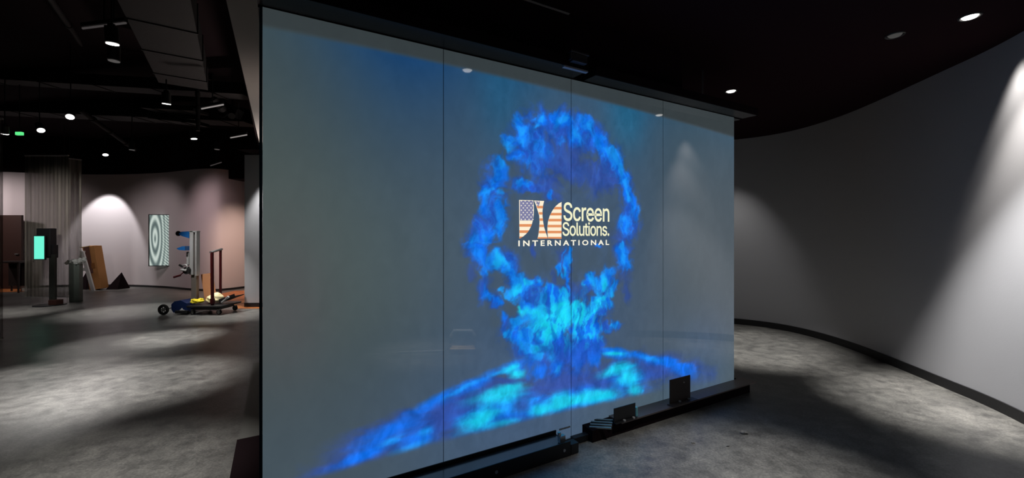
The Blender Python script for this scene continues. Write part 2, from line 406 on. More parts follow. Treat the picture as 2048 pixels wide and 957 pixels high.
add(B, U_, .85, [(240, 110, 58, 46), (360, 60, 56, 60), (300, 180, 56, 50), (430, 210, 48, 70), (380, 260, 56, 56), (330, 330, 36, 36), (470, 280, 40, 70, -20), (360, 480, 46, 60), (440, 560, 42, 26), (520, 350, 40, 60, -20), (600, 400, 76, 56), (560, 470, 66, 60), (720, 380, 26, 46, -20), (800, 450, 46, 36), (850, 500, 86, 44), (1130, 370, 46, 46), (1090, 400, 40, 36), (1200, 390, 56, 56), (1280, 430, 38, 56), (1240, 320, 42, 46), (1340, 210, 42, 90), (1380, 260, 42, 66), (1160, 500, 56, 46, -30), (1220, 540, 52, 40), (640, 560, 56, 36, 25), (700, 650, 100, 76), (560, 680, 46, 56), (520, 780, 36, 36), (600, 800, 66, 56), (480, 650, 32, 30), (850, 620, 160, 90), (1060, 620, 110, 76), (1100, 700, 62, 50), (1288, 700, 30, 34), (985, 725, 60, 60), (1150, 760, 56, 56), (800, 740, 130, 90), (940, 255, 20, 56, 10), (885, 275, 22, 46, 10), (935, 340, 12, 50), (960, 160, 10, 50), (1060, 780, 60, 50)])
add(A, S_, .75, [(515, 262, 26, 40), (435, 368, 36, 28), (620, 235, 34, 16, -40), (650, 190, 22, 20), (800, 205, 30, 18), (765, 180, 18, 24), (958, 238, 16, 26), (880, 285, 22, 32), (1110, 420, 32, 46, -20), (1075, 385, 32, 22), (1150, 490, 22, 40), (300, 670, 36, 30), (340, 630, 24, 22), (395, 470, 22, 24), (1175, 590, 15, 40), (1200, 680, 13, 34), (385, 640, 14, 30), (525, 330, 18, 20), (1165, 820, 20, 30, 0, .5), (380, 850, 26, 50, 0, .5), (500, 575, 30, 12, -20, .5)])
add(B, S_, .8, [(430, 230, 40, 52, -15), (485, 270, 16, 50, -20), (610, 400, 46, 46), (580, 440, 46, 40), (515, 490, 40, 34), (1200, 400, 40, 46), (1268, 460, 28, 36), (1345, 220, 22, 56), (1340, 130, 14, 30), (560, 520, 42, 30, 30), (660, 590, 52, 28, 20), (1160, 520, 56, 36, -30), (497, 790, 18, 20), (650, 860, 46, 50), (720, 930, 56, 36), (1060, 790, 46, 26), (1155, 760, 26, 26), (985, 560, 36, 40), (740, 640, 90, 50), (860, 700, 90, 60), (760, 780, 60, 60), (470, 450, 22, 18), (230, 100, 26, 14, 0, .6), (340, 60, 26, 20, 0, .4), (1120, 600, 60, 50)])
add(B, K_, .95, [(880, 600, 150, 70), (850, 665, 135, 70), (800, 725, 85, 70), (990, 600, 70, 80), (1010, 650, 80, 52), (1075, 630, 70, 46, -20), (680, 615, 85, 30, 18), (740, 680, 70, 50), (1140, 570, 60, 50, -30), (560, 470, 40, 40), (430, 230, 24, 50, -10, .5), (1190, 500, 50, 26, -40, .7), (640, 400, 34, 30, 0, .6), (700, 860, 30, 40, 0, .6), (1100, 790, 36, 20, 0, .6), (600, 590, 30, 12, 40), (780, 790, 30, 44), (560, 500, 20, 18), (618, 400, 10, 32), (560, 470, 26, 20), (1210, 400, 18, 34), (460, 250, 16, 36, -20, .6), (890, 540, 60, 20)])
add(A, D_, .9, [(480, 505, 34, 30, 0, .6), (430, 590, 26, 38, 0, .65), (560, 665, 62, 20, 0, .8), (455, 690, 26, 34, 0, .7), (722, 510, 30, 26, 0, .5), (900, 630, 80, 34, 0, .4), (490, 870, 30, 100), (740, 850, 250, 70, 0, .6), (930, 900, 170, 100), (700, 930, 220, 70), (1100, 740, 40, 30, 0, .4), (1085, 880, 40, 70, 0, .5)])
add(A, N_, .6, [(645, 265, 26, 36), (590, 215, 20, 26), (560, 390, 26, 26, 0, .3), (470, 420, 40, 14, 20, .4), (725, 320, 36, 24, 20, .4)])
add(B, N_, .6, [(650, 520, 42, 16), (770, 510, 26, 46, -15), (790, 582, 46, 16, 10), (500, 380, 20, 46, -20, .6), (1022, 590, 18, 30, 10), (1060, 530, 16, 30, 0, .5), (960, 870, 56, 90, 0, .45), (1100, 695, 60, 26, -10, .5), (490, 230, 12, 60, -15, .5), (690, 540, 60, 10, 25, .5)])
add(B, D_, .9, [(400, 440, 30, 55, 0, .75), (540, 600, 50, 55), (1110, 488, 46, 24, -10, .8), (570, 130, 36, 50, -15), (680, 250, 90, 90), (1100, 230, 110, 90), (800, 230, 60, 90, 0, .8), (1240, 180, 24, 90, 0, .6), (1000, 330, 26, 60, 0, .7), (485, 370, 10, 40, -20, .4), (1210, 660, 40, 30, 0, .4), (400, 690, 40, 60)])
add(B, V_, .75, [(700, 165, 14, 56), (920, 235, 42, 90, 12, .6), (1160, 130, 20, 22), (700, 350, 10, 30)])
add(B, U_, .8, [(940, 250, 15, 62, 12), (882, 280, 18, 44, 14), (905, 340, 14, 36, -10), (935, 400, 9, 90), (965, 170, 9, 50), (920, 180, 7, 60, 15, .6), (1160, 128, 14, 18)])

def screen_col(s, h):
    """emitted sRGB colour (0-255) of the projected picture at glass coordinates s,h (metres)"""
    d = P0.y+s*G.y
    px = CX+F*(P0.x+s*G.x)/d; py = HY+F*(EYE-h)/d
    base = np.zeros(s.shape+(3,)); u = (s+2.063)/4.194; v = h/2.82
    def mixc(c, a):
        a = a[..., None]; base[:] = base*(1-a)+np.array(c, float)*a
    base[:] = (70, 79, 80)  # grey of the glass: light through it and black level put into emission
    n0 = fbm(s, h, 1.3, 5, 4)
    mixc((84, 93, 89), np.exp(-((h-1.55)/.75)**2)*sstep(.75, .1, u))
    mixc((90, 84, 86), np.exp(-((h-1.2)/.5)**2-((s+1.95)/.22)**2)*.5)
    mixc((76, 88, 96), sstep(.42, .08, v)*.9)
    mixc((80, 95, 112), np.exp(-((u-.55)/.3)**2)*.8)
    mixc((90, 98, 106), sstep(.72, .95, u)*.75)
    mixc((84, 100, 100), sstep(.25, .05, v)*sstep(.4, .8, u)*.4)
    # colour-tinted haze under the top edge of the picture
    top = 2.755-.052*(s+2.06)/1.0*1.0        # upper edge of the projected picture
    top = 2.74-.030*(s+2.06)-.0065*(s+2.06)**2
    t1, t2, t3 = sh_of(526, 47)[1], sh_of(1135, 182)[1], sh_of(1400, 252)[1]
    cs = [s_of(526), s_of(1135), s_of(1400)]
    pl_ = np.polyfit(cs, [t1, t2, t3], 2); top = np.polyval(pl_, s)
    below = sstep(-.01, .03, top-h)
    fall = np.exp(-np.clip(top-h, 0, 9)/.42)
    blot = .12+.25*sstep(-2.1, -1.3, s)+.55*np.exp(-((s+.55)/.35)**2)+.5*np.exp(-((s-.65)/.3)**2)
    mixc((36, 84, 122), np.clip(below*fall*blot*.85, 0, .95))
    mixc((38, 70, 112), np.clip(below*fall*np.exp(-((s+1.25)/.5)**2)*.95, 0, 1))
    mixc((44, 108, 142), below*np.exp(-((top-h-.12)/.25)**2)*np.exp(-((s-.6)/.2)**2)*.6)
    mixc((42, 96, 130), below*np.exp(-((top-h-.18)/.3)**2)*np.exp(-((s+.62)/.16)**2)*.5)
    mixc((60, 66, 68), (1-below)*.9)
    # blue spill around the flames
    for (cx_, cy_, r_, a_) in ((1100, 420, .95, .35), (1120, 700, .8, .35), (960, 850, .7, .3), (1400, 740, .5, .45)):
        s0, h0 = sh_of(cx_, cy_); mixc((68, 96, 140), np.exp(-((s-s0)**2+(h-h0)**2)/r_**2)*a_*below)
    # domain warp
    w1 = fbm(s, h, 6, 21, 4)-.5; w2 = fbm(s, h, 6, 41, 4)-.5
    w3 = fbm(s, h, 20, 61, 3)-.5; w4 = fbm(s, h, 20, 81, 3)-.5
    fl_ = sstep(.62, .8, h)                       # stronger warping above the floor disc
    k = .55+.45*fl_
    ss = s+(w1*.085+w3*.045)*k; hh = h+(w2*.10+w4*.06)*k
    ss2 = s+w1*.09; hh2 = h+w2*.022+w4*.008
    det = fbm(s+w1*.2, h*.75+w2*.2, 15, 101, 5, .6)-.5
    det2 = fbm(s*.8+h*.1+w1*.1, h*2.4, 7, 131, 5, .6)-.5
    bot = np.polyval(np.polyfit([s_of(688), s_of(907), s_of(1140), s_of(1281), s_of(1420)], [sh_of(688, 946)[1], sh_of(907, 876)[1], sh_of(1140, 827.5)[1], sh_of(1281, 793)[1], sh_of(1420, 772)[1]], 2), s)
    for (x, y, rx, ry, ang, a, c, disc) in SPL:
        s0, h0 = sh_of(x, y); dd = P0.y+s0*G.y
        ksx = abs(s_of(x+1)-s_of(x-1))/2; kh = dd/F
        S, H = (ss2, hh2) if disc else (ss, hh)
        X = (S-s0)/ksx; Y = -(H-h0)/kh
        if disc:   # shear so that angles follow the photo on the glass
            ca, sa = math.cos(math.radians(ang)), math.sin(math.radians(ang))
            py_line = (472-y)/(2476-x)      # slope of level lines here
            Y = Y+X*py_line
        else:
            ca, sa = math.cos(math.radians(ang)), math.sin(math.radians(ang))
        xr = (X*ca+Y*sa)/rx; yr = (-X*sa+Y*ca)/ry
        r = np.sqrt(xr*xr+yr*yr)
        if r.min() > 2: continue
        dn = det2 if disc else det
        alpha = sstep(1.42, .35 if not disc else .15, r+dn*(1.15 if not disc else .9))*a
        if disc: alpha = alpha*sstep(-.012, .05, h-bot)
        mixc(c, alpha)
    rid = 1-np.abs(fbm(s*1.1+w1*.25, h*.7+w2*.25, 11, 211, 5, .6)-.5)*6
    stk = fbm((s+.12)*2.2+w1*.3, h*.7+w2*.2, 13, 241, 4, .6)
    fm = sstep(140, 215, base[..., 2])*fl_
    mixc(S_, fm*sstep(.2, 1., rid)*.4)
    cen = np.exp(-((s-.02)**2/.45**2+(h-.95)**2/.42**2))
    mixc(K_, fm*cen*sstep(.47, .62, stk)*.7)
    mixc((36, 84, 196), fm*cen*sstep(.46, .32, stk)*.5)
    lum = sstep(90, 190, base[..., 2]); base *= (1+(.04+.36*lum)*(fbm(s+w1*.1, h*.6+w2*.1, 17, 171, 5, .6)-.5)*2*.6)[..., None]; base = np.clip(base, 0, 255)
    return base

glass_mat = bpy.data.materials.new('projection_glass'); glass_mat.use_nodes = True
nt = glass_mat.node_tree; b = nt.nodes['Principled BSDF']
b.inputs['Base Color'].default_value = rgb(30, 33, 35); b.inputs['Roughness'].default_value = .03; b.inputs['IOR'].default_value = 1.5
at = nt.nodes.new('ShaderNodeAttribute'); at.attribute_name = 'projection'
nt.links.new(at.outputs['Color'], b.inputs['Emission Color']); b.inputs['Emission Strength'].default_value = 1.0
M['glass'] = glass_mat

GT = 2.83; TH = .014
screen = thing('projection_wall', 'tall four-panel glass wall showing a projected blue flame cloud', 'projection screen', gw(0, 0))
def local(o): o.location = -screen.location; return o
edges = [-2.063, -1.042, .012, 1.060, 2.131]
STEP = .0072
for i in range(4):
    a0, a1 = edges[i]+.002*(i > 0), edges[i+1]-.002*(i < 3)
    nx = int((a1-a0)/STEP)+1; nz = int(GT/STEP)+1
    S, H = np.meshgrid(np.linspace(a0, a1, nx), np.linspace(.012, GT, nz), indexing='ij')
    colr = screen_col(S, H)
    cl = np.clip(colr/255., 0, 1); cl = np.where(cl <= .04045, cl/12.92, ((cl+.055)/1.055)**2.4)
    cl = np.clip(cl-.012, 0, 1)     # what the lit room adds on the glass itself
    base = np.array(P0); g = np.array(G); p = np.array(Pn)
    V = base+S[..., None]*g; V[..., 2] = H
    V = V.reshape(-1, 3); cl = cl.reshape(-1, 3)
    idx = np.arange(nx*nz).reshape(nx, nz)
    quads = np.stack([idx[:-1, :-1], idx[1:, :-1], idx[1:, 1:], idx[:-1, 1:]], -1).reshape(-1, 4)
    # solid back and sides
    cb = len(V); back = []
    for (s_, h_) in ((a0, .012), (a1, .012), (a1, GT), (a0, GT)):
        q = base+s_*g+TH*p; q[2] = h_; back.append(q)
    fr = []
    for (s_, h_) in ((a0, .012), (a1, .012), (a1, GT), (a0, GT)):
        q = base+s_*g; q[2] = h_; fr.append(q)
    V = np.vstack([V, back, fr]); cl = np.vstack([cl, np.zeros((8, 3))])
    ex = [[cb+3, cb+2, cb+1, cb]]
    for k in range(4): ex.append([cb+k, cb+(k+1) % 4, cb+4+(k+1) % 4, cb+4+k])
    quads = np.vstack([quads, ex])
    me = bpy.data.meshes.new('glass_panel'); me.vertices.add(len(V)); me.vertices.foreach_set('co', V.ravel())
    me.loops.add(quads.size); me.loops.foreach_set('vertex_index', quads.ravel())
    me.polygons.add(len(quads)); me.polygons.foreach_set('loop_start', np.arange(0, quads.size, 4))
    me.update(calc_edges=True)
    ca = me.attributes.new('projection', 'FLOAT_COLOR', 'POINT')
    ca.data.foreach_set('color', np.hstack([cl, np.ones((len(cl), 1))]).ravel())
    me.materials.append(glass_mat); me.materials.append(M['edge'])
    mi = np.zeros(len(quads), dtype=np.int32); mi[-4:] = 1; me.polygons.foreach_set('material_index', mi)
    me.validate()
    o = bpy.data.objects.new('glass_panel', me); COL.objects.link(o); o.parent = screen; local(o)
for i in (1, 2, 3):
    m = MB(); m.sweep([(TH+.001, .012), (TH+.006, .012), (TH+.006, GT), (TH+.001, GT)], gw(edges[i]-.012, 0), gw(edges[i]+.012, 0), Pn)
    local(m.build('joint_seal', 'seal', screen))
# left edge strip of the glass
m = MB(); m.sweep([(-.001, .012), (TH+.002, .012), (TH+.002, GT), (-.001, GT)], gw(-2.078, 0), gw(-2.064, 0), Pn)
local(m.build('edge_strip', 'edge', screen))

# ---- logo: projected picture content lies flat on the glass
def emis(name, c, st=1.0):
    m_ = bpy.data.materials.new(name); m_.use_nodes = True; b_ = m_.node_tree.nodes['Principled BSDF']
    b_.inputs['Base Color'].default_value = rgb(30, 30, 30); b_.inputs['Roughness'].default_value = .05
    b_.inputs['Emission Color'].default_value = rgb(*c); b_.inputs['Emission Strength'].default_value = st; return m_
M['lwhite'] = emis('projected_white', (252, 246, 226)); M['lyel'] = emis('projected_cream', (246, 244, 205)); M['lred'] = emis('projected_orange', (226, 146, 96)); M['lblue'] = emis('projected_slate', (128, 128, 164))
M['lcream'] = emis('projected_warm_white', (255, 240, 212))

def L2(px, py): return sh_of(px, py)
def onglass(s, h, w=-.0012): return gw(s, w, h)
def E(x, y): return 1000+x/7.3615, 380+y/7.3615
emblem = None
def poly_on(pts, mname, name, parent, w):
    m_ = MB(); vs = [m_.bm.verts.new(onglass(s, h, w)) for s, h in pts]; m_.bm.faces.new(vs)
    return local2(m_.build(name, mname, parent))
logo = bpy.data.objects.new('logo', None); COL.objects.link(logo); logo.parent = screen
logo['label'] = 'projected flag emblem and lettering in the middle of the flames'
def local2(o): o.location = -screen.location; return o
def bez(p0, p1, p2, n=14):
    return [((1-t)**2*p0[0]+2*t*(1-t)*p1[0]+t*t*p2[0], (1-t)**2*p0[1]+2*t*(1-t)*p1[1]+t*t*p2[1]) for t in [k/n for k in range(n+1)]]
# outlines in the coordinates of the close-up, then turned into metres on the glass
out1 = [(280, 150), (478, 155)] + bez((490, 175), (535, 600), (285, 720))
out2 = [(500, 158), (648, 165), (633, 230), (624, 310), (624, 380), (632, 460), (650, 560), (678, 650), (703, 718), (552, 720), (566, 650), (577, 560), (582, 470), (576, 380), (560, 300), (530, 230)]
out3 = [(905, 180), (862, 203), (815, 245), (768, 310), (730, 385), (706, 465), (697, 550), (698, 640), (708, 718), (903, 722)]
def clip_rows(poly, y0, y1):
    """clip polygon (close-up coords) to y0<=y<=y1"""
    def cl_(pts, f_, lim):
        r = []
        for i in range(len(pts)):
            a, b_ = pts[i], pts[(i+1) % len(pts)]; ia, ib = f_(a[1], lim), f_(b_[1], lim)
            if ia: r.append(a)
            if ia != ib:
                t = (lim-a[1])/(b_[1]-a[1]); r.append((a[0]+t*(b_[0]-a[0]), lim))
        return r
    r = cl_(poly, lambda y, l: y >= l, y0)
    return cl_(r, lambda y, l: y <= l, y1) if r else r
def sheet(polys, mname, name, w):
    m_ = MB()
    for poly in polys:
        if len(poly) < 3: continue
        vs = [m_.bm.verts.new(onglass(*sh_of(*E(*p)), w)) for p in poly]; m_.bm.faces.new(vs)
    bmesh.ops.triangulate(m_.bm, faces=m_.bm.faces)
    return local2(m_.build(name, mname, logo))
sheet([out1, out2, out3], 'lcream', 'emblem', -.0012)
rows = []
for k in range(3): rows.append(clip_rows(out1, 505+k*92, 545+k*92))
for k in range(6): rows.append(clip_rows(out2, 245+k*92-8, 282+k*92-8))
rows.append(clip_rows(out2, 700, 722))
for k in range(5): rows.append(clip_rows(out3, 252+k*88, 290+k*88))
rows.append(clip_rows(out3, 694, 722))
sheet([r for r in rows if len(r) > 2], 'lred', 'stripes', -.0024)
can = clip_rows(out1, 160, 452); can2 = [(515, 168), (585, 170), (575, 250), (560, 255)]
can = [(max(290, min(x, 486)), y) for x, y in can]
sheet([can, can2], 'lblue', 'canton', -.0024)
m_ = MB()
for r in range(9):
    for c in range(4 if r % 2 == 0 else 3):
        x = 310+c*57+(29 if r % 2 else 0); y = 165+r*34
        if x > 482: continue
        s_, h_ = sh_of(*E(x, y)); vs = []
        for k in range(10):
            R = .0052 if k % 2 == 0 else .003
            t = PI/2+k*PI/5; vs.append(m_.bm.verts.new(onglass(s_+R*1.25*math.cos(t), h_+R*1.25*math.sin(t), -.0036)))
        m_.bm.faces.new(vs)
for (x, y) in ((530, 185), (560, 180), (548, 215), (570, 225)):
    s_, h_ = sh_of(*E(x, y)); vs = []
    for k in range(10):
        R = .005 if k % 2 == 0 else .003; t = PI/2+k*PI/5; vs.append(m_.bm.verts.new(onglass(s_+R*math.cos(t), h_+R*math.sin(t), -.0036)))
    m_.bm.faces.new(vs)
local2(m_.build('stars', 'lwhite', logo))

try:
    import os
    FONT = bpy.data.fonts.load(os.path.join(bpy.utils.system_resource('DATAFILES'), 'fonts', 'Inter.woff2'))   # ships with Blender itself
except Exception:
    FONT = None
def text_on(txt, px0, px1, ytop, ybot, mname, name, bold=.0, spacing=1.0, inter=True):
    cu = bpy.data.curves.new('t', 'FONT'); cu.body = txt; cu.size = 1; cu.offset = bold; cu.space_character = spacing; cu.resolution_u = 3
    if FONT and inter: cu.font = FONT
    ob = bpy.data.objects.new('t', cu); COL.objects.link(ob)
    dg = bpy.context.evaluated_depsgraph_get(); dg.update()
    me = bpy.data.meshes.new_from_object(ob.evaluated_get(dg)); bpy.data.objects.remove(ob)
    xs = [v.co.x for v in me.vertices]; ys = [v.co.y for v in me.vertices]
    x0, x1, y0, y1 = min(xs), max(xs), min(ys), max(ys)
    sA, hA = sh_of(px0, ybot); sB, _ = sh_of(px1, ybot); _, hT = sh_of(px0, ytop)
    for v in me.vertices:
        s_ = sA+(v.co.x-x0)/(x1-x0)*(sB-sA); h_ = hA+(v.co.y-y0)/(y1-y0)*(hT-hA)
        v.co = onglass(s_, h_, -.0015)
    me.materials.append(M[mname]); me.name = name
    o = bpy.data.objects.new(name, me); COL.objects.link(o); o.parent = logo; return local2(o)
text_on('Screen', 1126.7, 1218.5, 404.5, 442.5, 'lyel', 'lettering', .008, .95)
text_on('Solutions.', 1124.8, 1218.3, 444, 472.5, 'lyel', 'lettering', .008, .93)
text_on('INTERNATIONAL', 1036.5, 1218, 481.3, 493.2, 'lwhite', 'lettering', .025, 1.5, False)

# ---- header and ledge channels
def channel(name, s0, s1, prof, mname):
    m_ = MB(); m_.sweep(prof, gw(s0, 0), gw(s1, 0), Pn); return m_
head = thing('ceiling_header_channel', 'dark metal channel along the top of the left glass panels', 'metal channel', gw(-1.2, 0, 2.83))
def loc_to(o, t): o.location = -t.location; return o
m = channel('header', -2.085, .02, [(-.19, 2.832), (-.19, 2.90), (.30, 2.90), (.30, 2.832), (.02, 2.832), (.02, 2.845), (-.005, 2.845), (-.005, 2.836), (-.03, 2.836)], '')
loc_to(m.build('header_body', 'darkmetal', head), head)
m = MB(); m.sweep([(-.196, 2.83), (-.191, 2.83), (-.191, 2.905), (-.196, 2.905)], gw(-2.085, 0), gw(.02, 0), Pn)
loc_to(m.build('front_fascia', 'black', head), head)  # black sheet added where the header front only reflects dark
m = MB(); m.sweep([(-.195, 2.818), (-.165, 2.818), (-.165, 2.833), (-.195, 2.833)], gw(-.2, 0), gw(.02, 0), Pn)
loc_to(m.build('edge_trim', 'alu', head), head)
m = MB(); m.box((0, 0, 0), (.15, .04, .045), bev=.003); m.box((0, -.01, .032), (.165, .05, .016), bev=.003); m.box((0, -.01, -.03), (.13, .04, .01))
rotG = math.atan2(G.y, G.x)
o = m.build('bracket_block', 'trimring', head); o.location = gw(-.10, -.22, 2.885)-head.location; o.rotation_euler = (0, 0, rotG)
head2 = thing('ceiling_header_channel', 'dark metal channel over the right glass panels, reaching past the corner', 'metal channel', gw(1.2, 0, 2.83))
m = channel('header', .13, 2.273, [(-.153, 2.832), (-.153, 2.90), (.30, 2.90), (.30, 2.832), (.02, 2.832), (.02, 2.845), (-.005, 2.845), (-.005, 2.836), (-.03, 2.836)], '')
loc_to(m.build('header_body', 'darkmetal', head2), head2)
m = MB(); m.sweep([(-.159, 2.835), (-.154, 2.835), (-.154, 2.905), (-.159, 2.905)], gw(.13, 0), gw(2.275, 0), Pn); m.sweep([(-.159, 2.835), (.3, 2.835), (.3, 2.905), (-.159, 2.905)], gw(2.275, 0), gw(2.28, 0), Pn)
loc_to(m.build('front_fascia', 'black', head2), head2)  # same added dark sheet before the right header
for h_, s_list in ((head, (-2, -1.4, -.7)), (head2, (.5, 1.2, 1.9))):
    for s_ in s_list:
        m = MB(); m.tube(gw(s_, .2, 2.90), gw(s_, .2, CEIL), .008, 8); loc_to(m.build('hanger_rod', 'steel', h_), h_)

led = thing('floor_channel', 'open black floor channel under the left glass panels', 'metal channel', gw(-1.2, 0, 0))
m = channel('ledge', -2.25, -.14, [(-.19, 0), (-.19, .106), (-.183, .106), (-.183, .082), (-.012, .082), (-.012, .112), (-.004, .112), (-.004, 0)], '')
loc_to(m.build('channel_body', 'darkpaint', led), led)
m = MB(); m.sweep([(-.170, .083), (-.020, .083), (-.020, .087), (-.170, .087)], gw(-2.24, 0), gw(-.16, 0), Pn)
loc_to(m.build('channel_lining', mat('channel_lining_metal', rgb(150, 156, 158), .2, metal=.95), led), led)
m = MB(); m.box((0, 0, 0), (.05, .035, .05), bev=.004); m.box((-.02, .0, .035), (.02, .02, .03), bev=.003)
o = m.build('end_clamp', 'steel', led); o.location = gw(-.185, -.14, .115)-led.location; o.rotation_euler = (0, 0, rotG)
m = MB(); m.box((0, 0, 0), (.07, .07, .075), bev=.004)
o = m.build('end_block', 'darkpaint', led); o.location = gw(-.10, -.155, .04)-led.location; o.rotation_euler = (0, 0, rotG)
for s_ in (-.75, -.2):
    m = MB(); m.tube(gw(s_, -.19, .055), gw(s_, -.197, .055), .012, 6); loc_to(m.build('bolt', 'steel', led), led)
m = MB(); m.box((0, 0, 0), (.105, .008, .012), bev=.002)
o = tag(m.build('glass_shim_bar', 'alu'), 'short bright aluminium bar at the foot of the middle glass joint', 'metal bar'); o.location = gw(-.06, -.012, .11); o.rotation_euler = (0, 0, rotG)

led2 = thing('floor_ledge', 'long dark metal ledge under the right glass panels with exposed slats', 'metal ledge', gw(1.2, 0, 0))
m = channel('ledge', .40, 2.273, [(-.153, .094), (-.153, .106), (-.004, .106), (-.004, .094)], '')
loc_to(m.build('top_plate', mat('ledge_plate', rgb(116, 104, 100), .4, metal=.5), led2), led2)
m = channel('ledge', .12, 2.20, [(-.125, 0), (-.125, .0935), (-.004, .0935), (-.004, 0)], '')
loc_to(m.build('base_box', 'black', led2), led2)
for k in range(4):  # bars added where light only reflects off the ledge
    m = MB(); c0 = gw(.10+.075*k, -.03-.016*k, .1)
    m.box((0, 0, 0), (.17, .02, .012), bev=.002)
    o = m.build('slat', mat('slat_metal', rgb(150, 160, 160), .3, metal=.7) if k == 0 else bpy.data.materials['slat_metal'], led2)
    o.location = gw(.20+.035*k, -.03-.032*(3-k), .1)-led2.location; o.rotation_euler = (0, 0, -.12)
m = MB(); m.box((0, 0, 0), (.17, .05, .05), bev=.004)
o = m.build('end_block', 'darkpaint', led2); o.location = gw(.06, -.06, .026)-led2.location; o.rotation_euler = (0, 0, rotG)
def bracket(s_, w_, wd, ht, label, mname, flange):
    t = thing('angle_bracket', label, 'metal bracket', gw(s_, w_, .1065), rotG)
    m_ = MB(); m_.box((0, 0, ht/2), (wd, .008, ht), bev=.002); m_.build('upright_plate', mname, t)
    m_ = MB(); m_.box((0, -.03 if flange else -.012, .003), (wd+(.06 if flange else 0), .065 if flange else .03, .006), bev=.001); m_.build('foot_plate', mname, t)
    for x_ in (-wd*.1, wd*.34):
        m_ = MB(); m_.tube((x_, -.02, .006), (x_, -.02, .016), .012, 6); m_.build('bolt', 'alu', t)
    if flange:
        m_ = MB(); m_.tube((wd*.17, -.004, ht*.76), (wd*.17, -.008, ht*.76), .006, 10); m_.build('rivet', 'alu', t)
    return t
t = bracket(.45, -.135, .235, .118, 'small upright black plate bolted on the ledge nearest the middle joint', 'darkpaint', False)
m = MB(); m.box((.135, .01, .04), (.022, .03, .075), bev=.004); m.build('spacer_block', 'clear', t)
bracket(1.165, -.10, .275, .215, 'larger upright brown plate on the far end of the right ledge', mat('brown_plate', rgb(62, 54, 50), .5, metal=.2), True)

# black box behind the glass, stands in for the shadow at bottom left
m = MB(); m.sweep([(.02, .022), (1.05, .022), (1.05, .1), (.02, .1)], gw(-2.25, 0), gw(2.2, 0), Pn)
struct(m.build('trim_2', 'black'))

# ------------------------------------------------------------------ lights
def spot(name, loc, target, W, ang, blend=.6, col=(1, .97, .93), r=.04):
    l = bpy.data.lights.new(name, 'SPOT'); l.energy = W; l.spot_size = math.radians(ang); l.spot_blend = blend; l.color = col; l.shadow_soft_size = r
    o = bpy.data.objects.new(name, l); COL.objects.link(o); o.location = loc
    o.rotation_euler = (Vector(target)-Vector(loc)).to_track_quat('-Z', 'Y').to_euler(); return o

def recessed(x, y, label, W, ang=70, lens='lens', target=None, blend=.7, dim=False, r=.045):
    t = thing('recessed_downlight', label, 'downlight', (x, y, CEIL), group='recessed downlights in the black ceiling')
    m_ = MB(); m_.torus((0, 0, -.002), r+.012, .008, 'Z'); m_.build('trim_ring', 'trimring', t, smooth=True)
    m_ = MB(); m_.tube((0, 0, -.012), (0, 0, .0), r*.8, 24, r); m_.build('lens', lens, t)
    if W: spot('lamp', (x, y, CEIL-.03), target or (x, y, 0), W, ang, blend)
    return t
p = fl(1940, 33, CEIL); recessed(p.x, p.y, 'lit recessed downlight nearest the bright scallop on the curved wall', 900, 42, r=.05, target=fl(1925, 815), blend=1)
p = fl(1462, 182, CEIL); recessed(p.x, p.y, 'lit recessed downlight just past the corner of the header', 720, 44, r=.05, target=fl(1495, 695), blend=1)
p = fl(1790, 70, CEIL); recessed(p.x, p.y, 'unlit recessed downlight between the two lit ones', 0, lens='lensdim', r=.05)
recessed(.936, 1.88, 'recessed downlight mirrored near the top of the second glass panel', 12, 60, r=.05)
recessed(1.75, 2.3, 'recessed downlight above the scuffed floor in front of the ledge', 400, 44, r=.05, lens='lensdim', target=(1.5, 2.45, 0), blend=1)
spot('lamp', (4.20, 3.56, CEIL-.02), (4.46, 3.62, 1.9), 85, 46, 1, (1, .93, .85), r=.05)
spot('lamp', (4.02, 3.50, CEIL-.02), (4.46, 3.60, .8), 200, 44, 1, (1, .93, .85), r=.05)  # second spot added to brighten the lower wall scallop
spot('lamp', (3.72, 7.0, CEIL-.02), (3.9, 7.3, 0), 70, 60, 1, r=.05)
spot('lamp', (1.9, .8, CEIL-.02), (1.75, .65, 0), 1100, 34, 1, r=.05)  # unseen spot added so stool and rails show as reflections

def track(px, py, h, target, W, ang, label, lens='lens', r=.05, blend=.5, col=(1, .96, .93), top=4.7):
    p_ = fl(px, py, EYE+h); t = thing('track_spotlight', label, 'spotlight', p_, group='spotlights under the open black ceiling')
    tg = Vector(target) if target is not None else Vector((p_.x, p_.y, 0)); dvec = (tg-p_).normalized()
    m_ = MB(); m_.tube(-dvec*.005, -dvec*.16, r*1.08, 20); m_.tube(-dvec*.16, -dvec*.19, r*.6, 16); m_.build('housing', 'fixture', t)
    m_ = MB(); m_.tube((0, 0, 0), dvec*.004, r, 20); m_.build('lens', lens, t)
    m_ = MB(); m_.tube(-dvec*.1, -dvec*.1+Vector((0, 0, top-p_.z)), .008, 8); m_.build('stem', 'fixture', t)
    if W: spot('lamp', p_+dvec*.02, tg, W, ang, blend, col)
    return t
H = 1.9
track(225, 88, H, fl(270, 768), 820, 38, 'large lit spotlight highest in the left ceiling void', blend=1)
track(228, 122, H, None, 0, 40, 'dim spotlight just below the highest lit one', 'lensdim')
track(140, 234, H, fl(40, 780), 900, 32, 'lit spotlight left of the long pipe, above the chain curtain top', blend=1)
track(82, 261, H, fl(250, 688), 560, 24, 'lit spotlight over the chain curtain with the green-screen kiosk', blend=1)
track(10, 268, H, fl(20, 625), 420, 36, 'lit spotlight at the left edge beside the green glow', blend=1)
track(211, 310, H, fl(250, 622), 560, 38, 'lowest bright spotlight right of the chain curtain', top=3.9, blend=1)
track(264, 300, H, None, 0, 40, 'very faint spotlight right of the lowest bright one', 'lensdim')
track(333, 208, H, fl(345, 676), 800, 26, 'lit spotlight by the ends of the metal tray', top=3.75, blend=1)
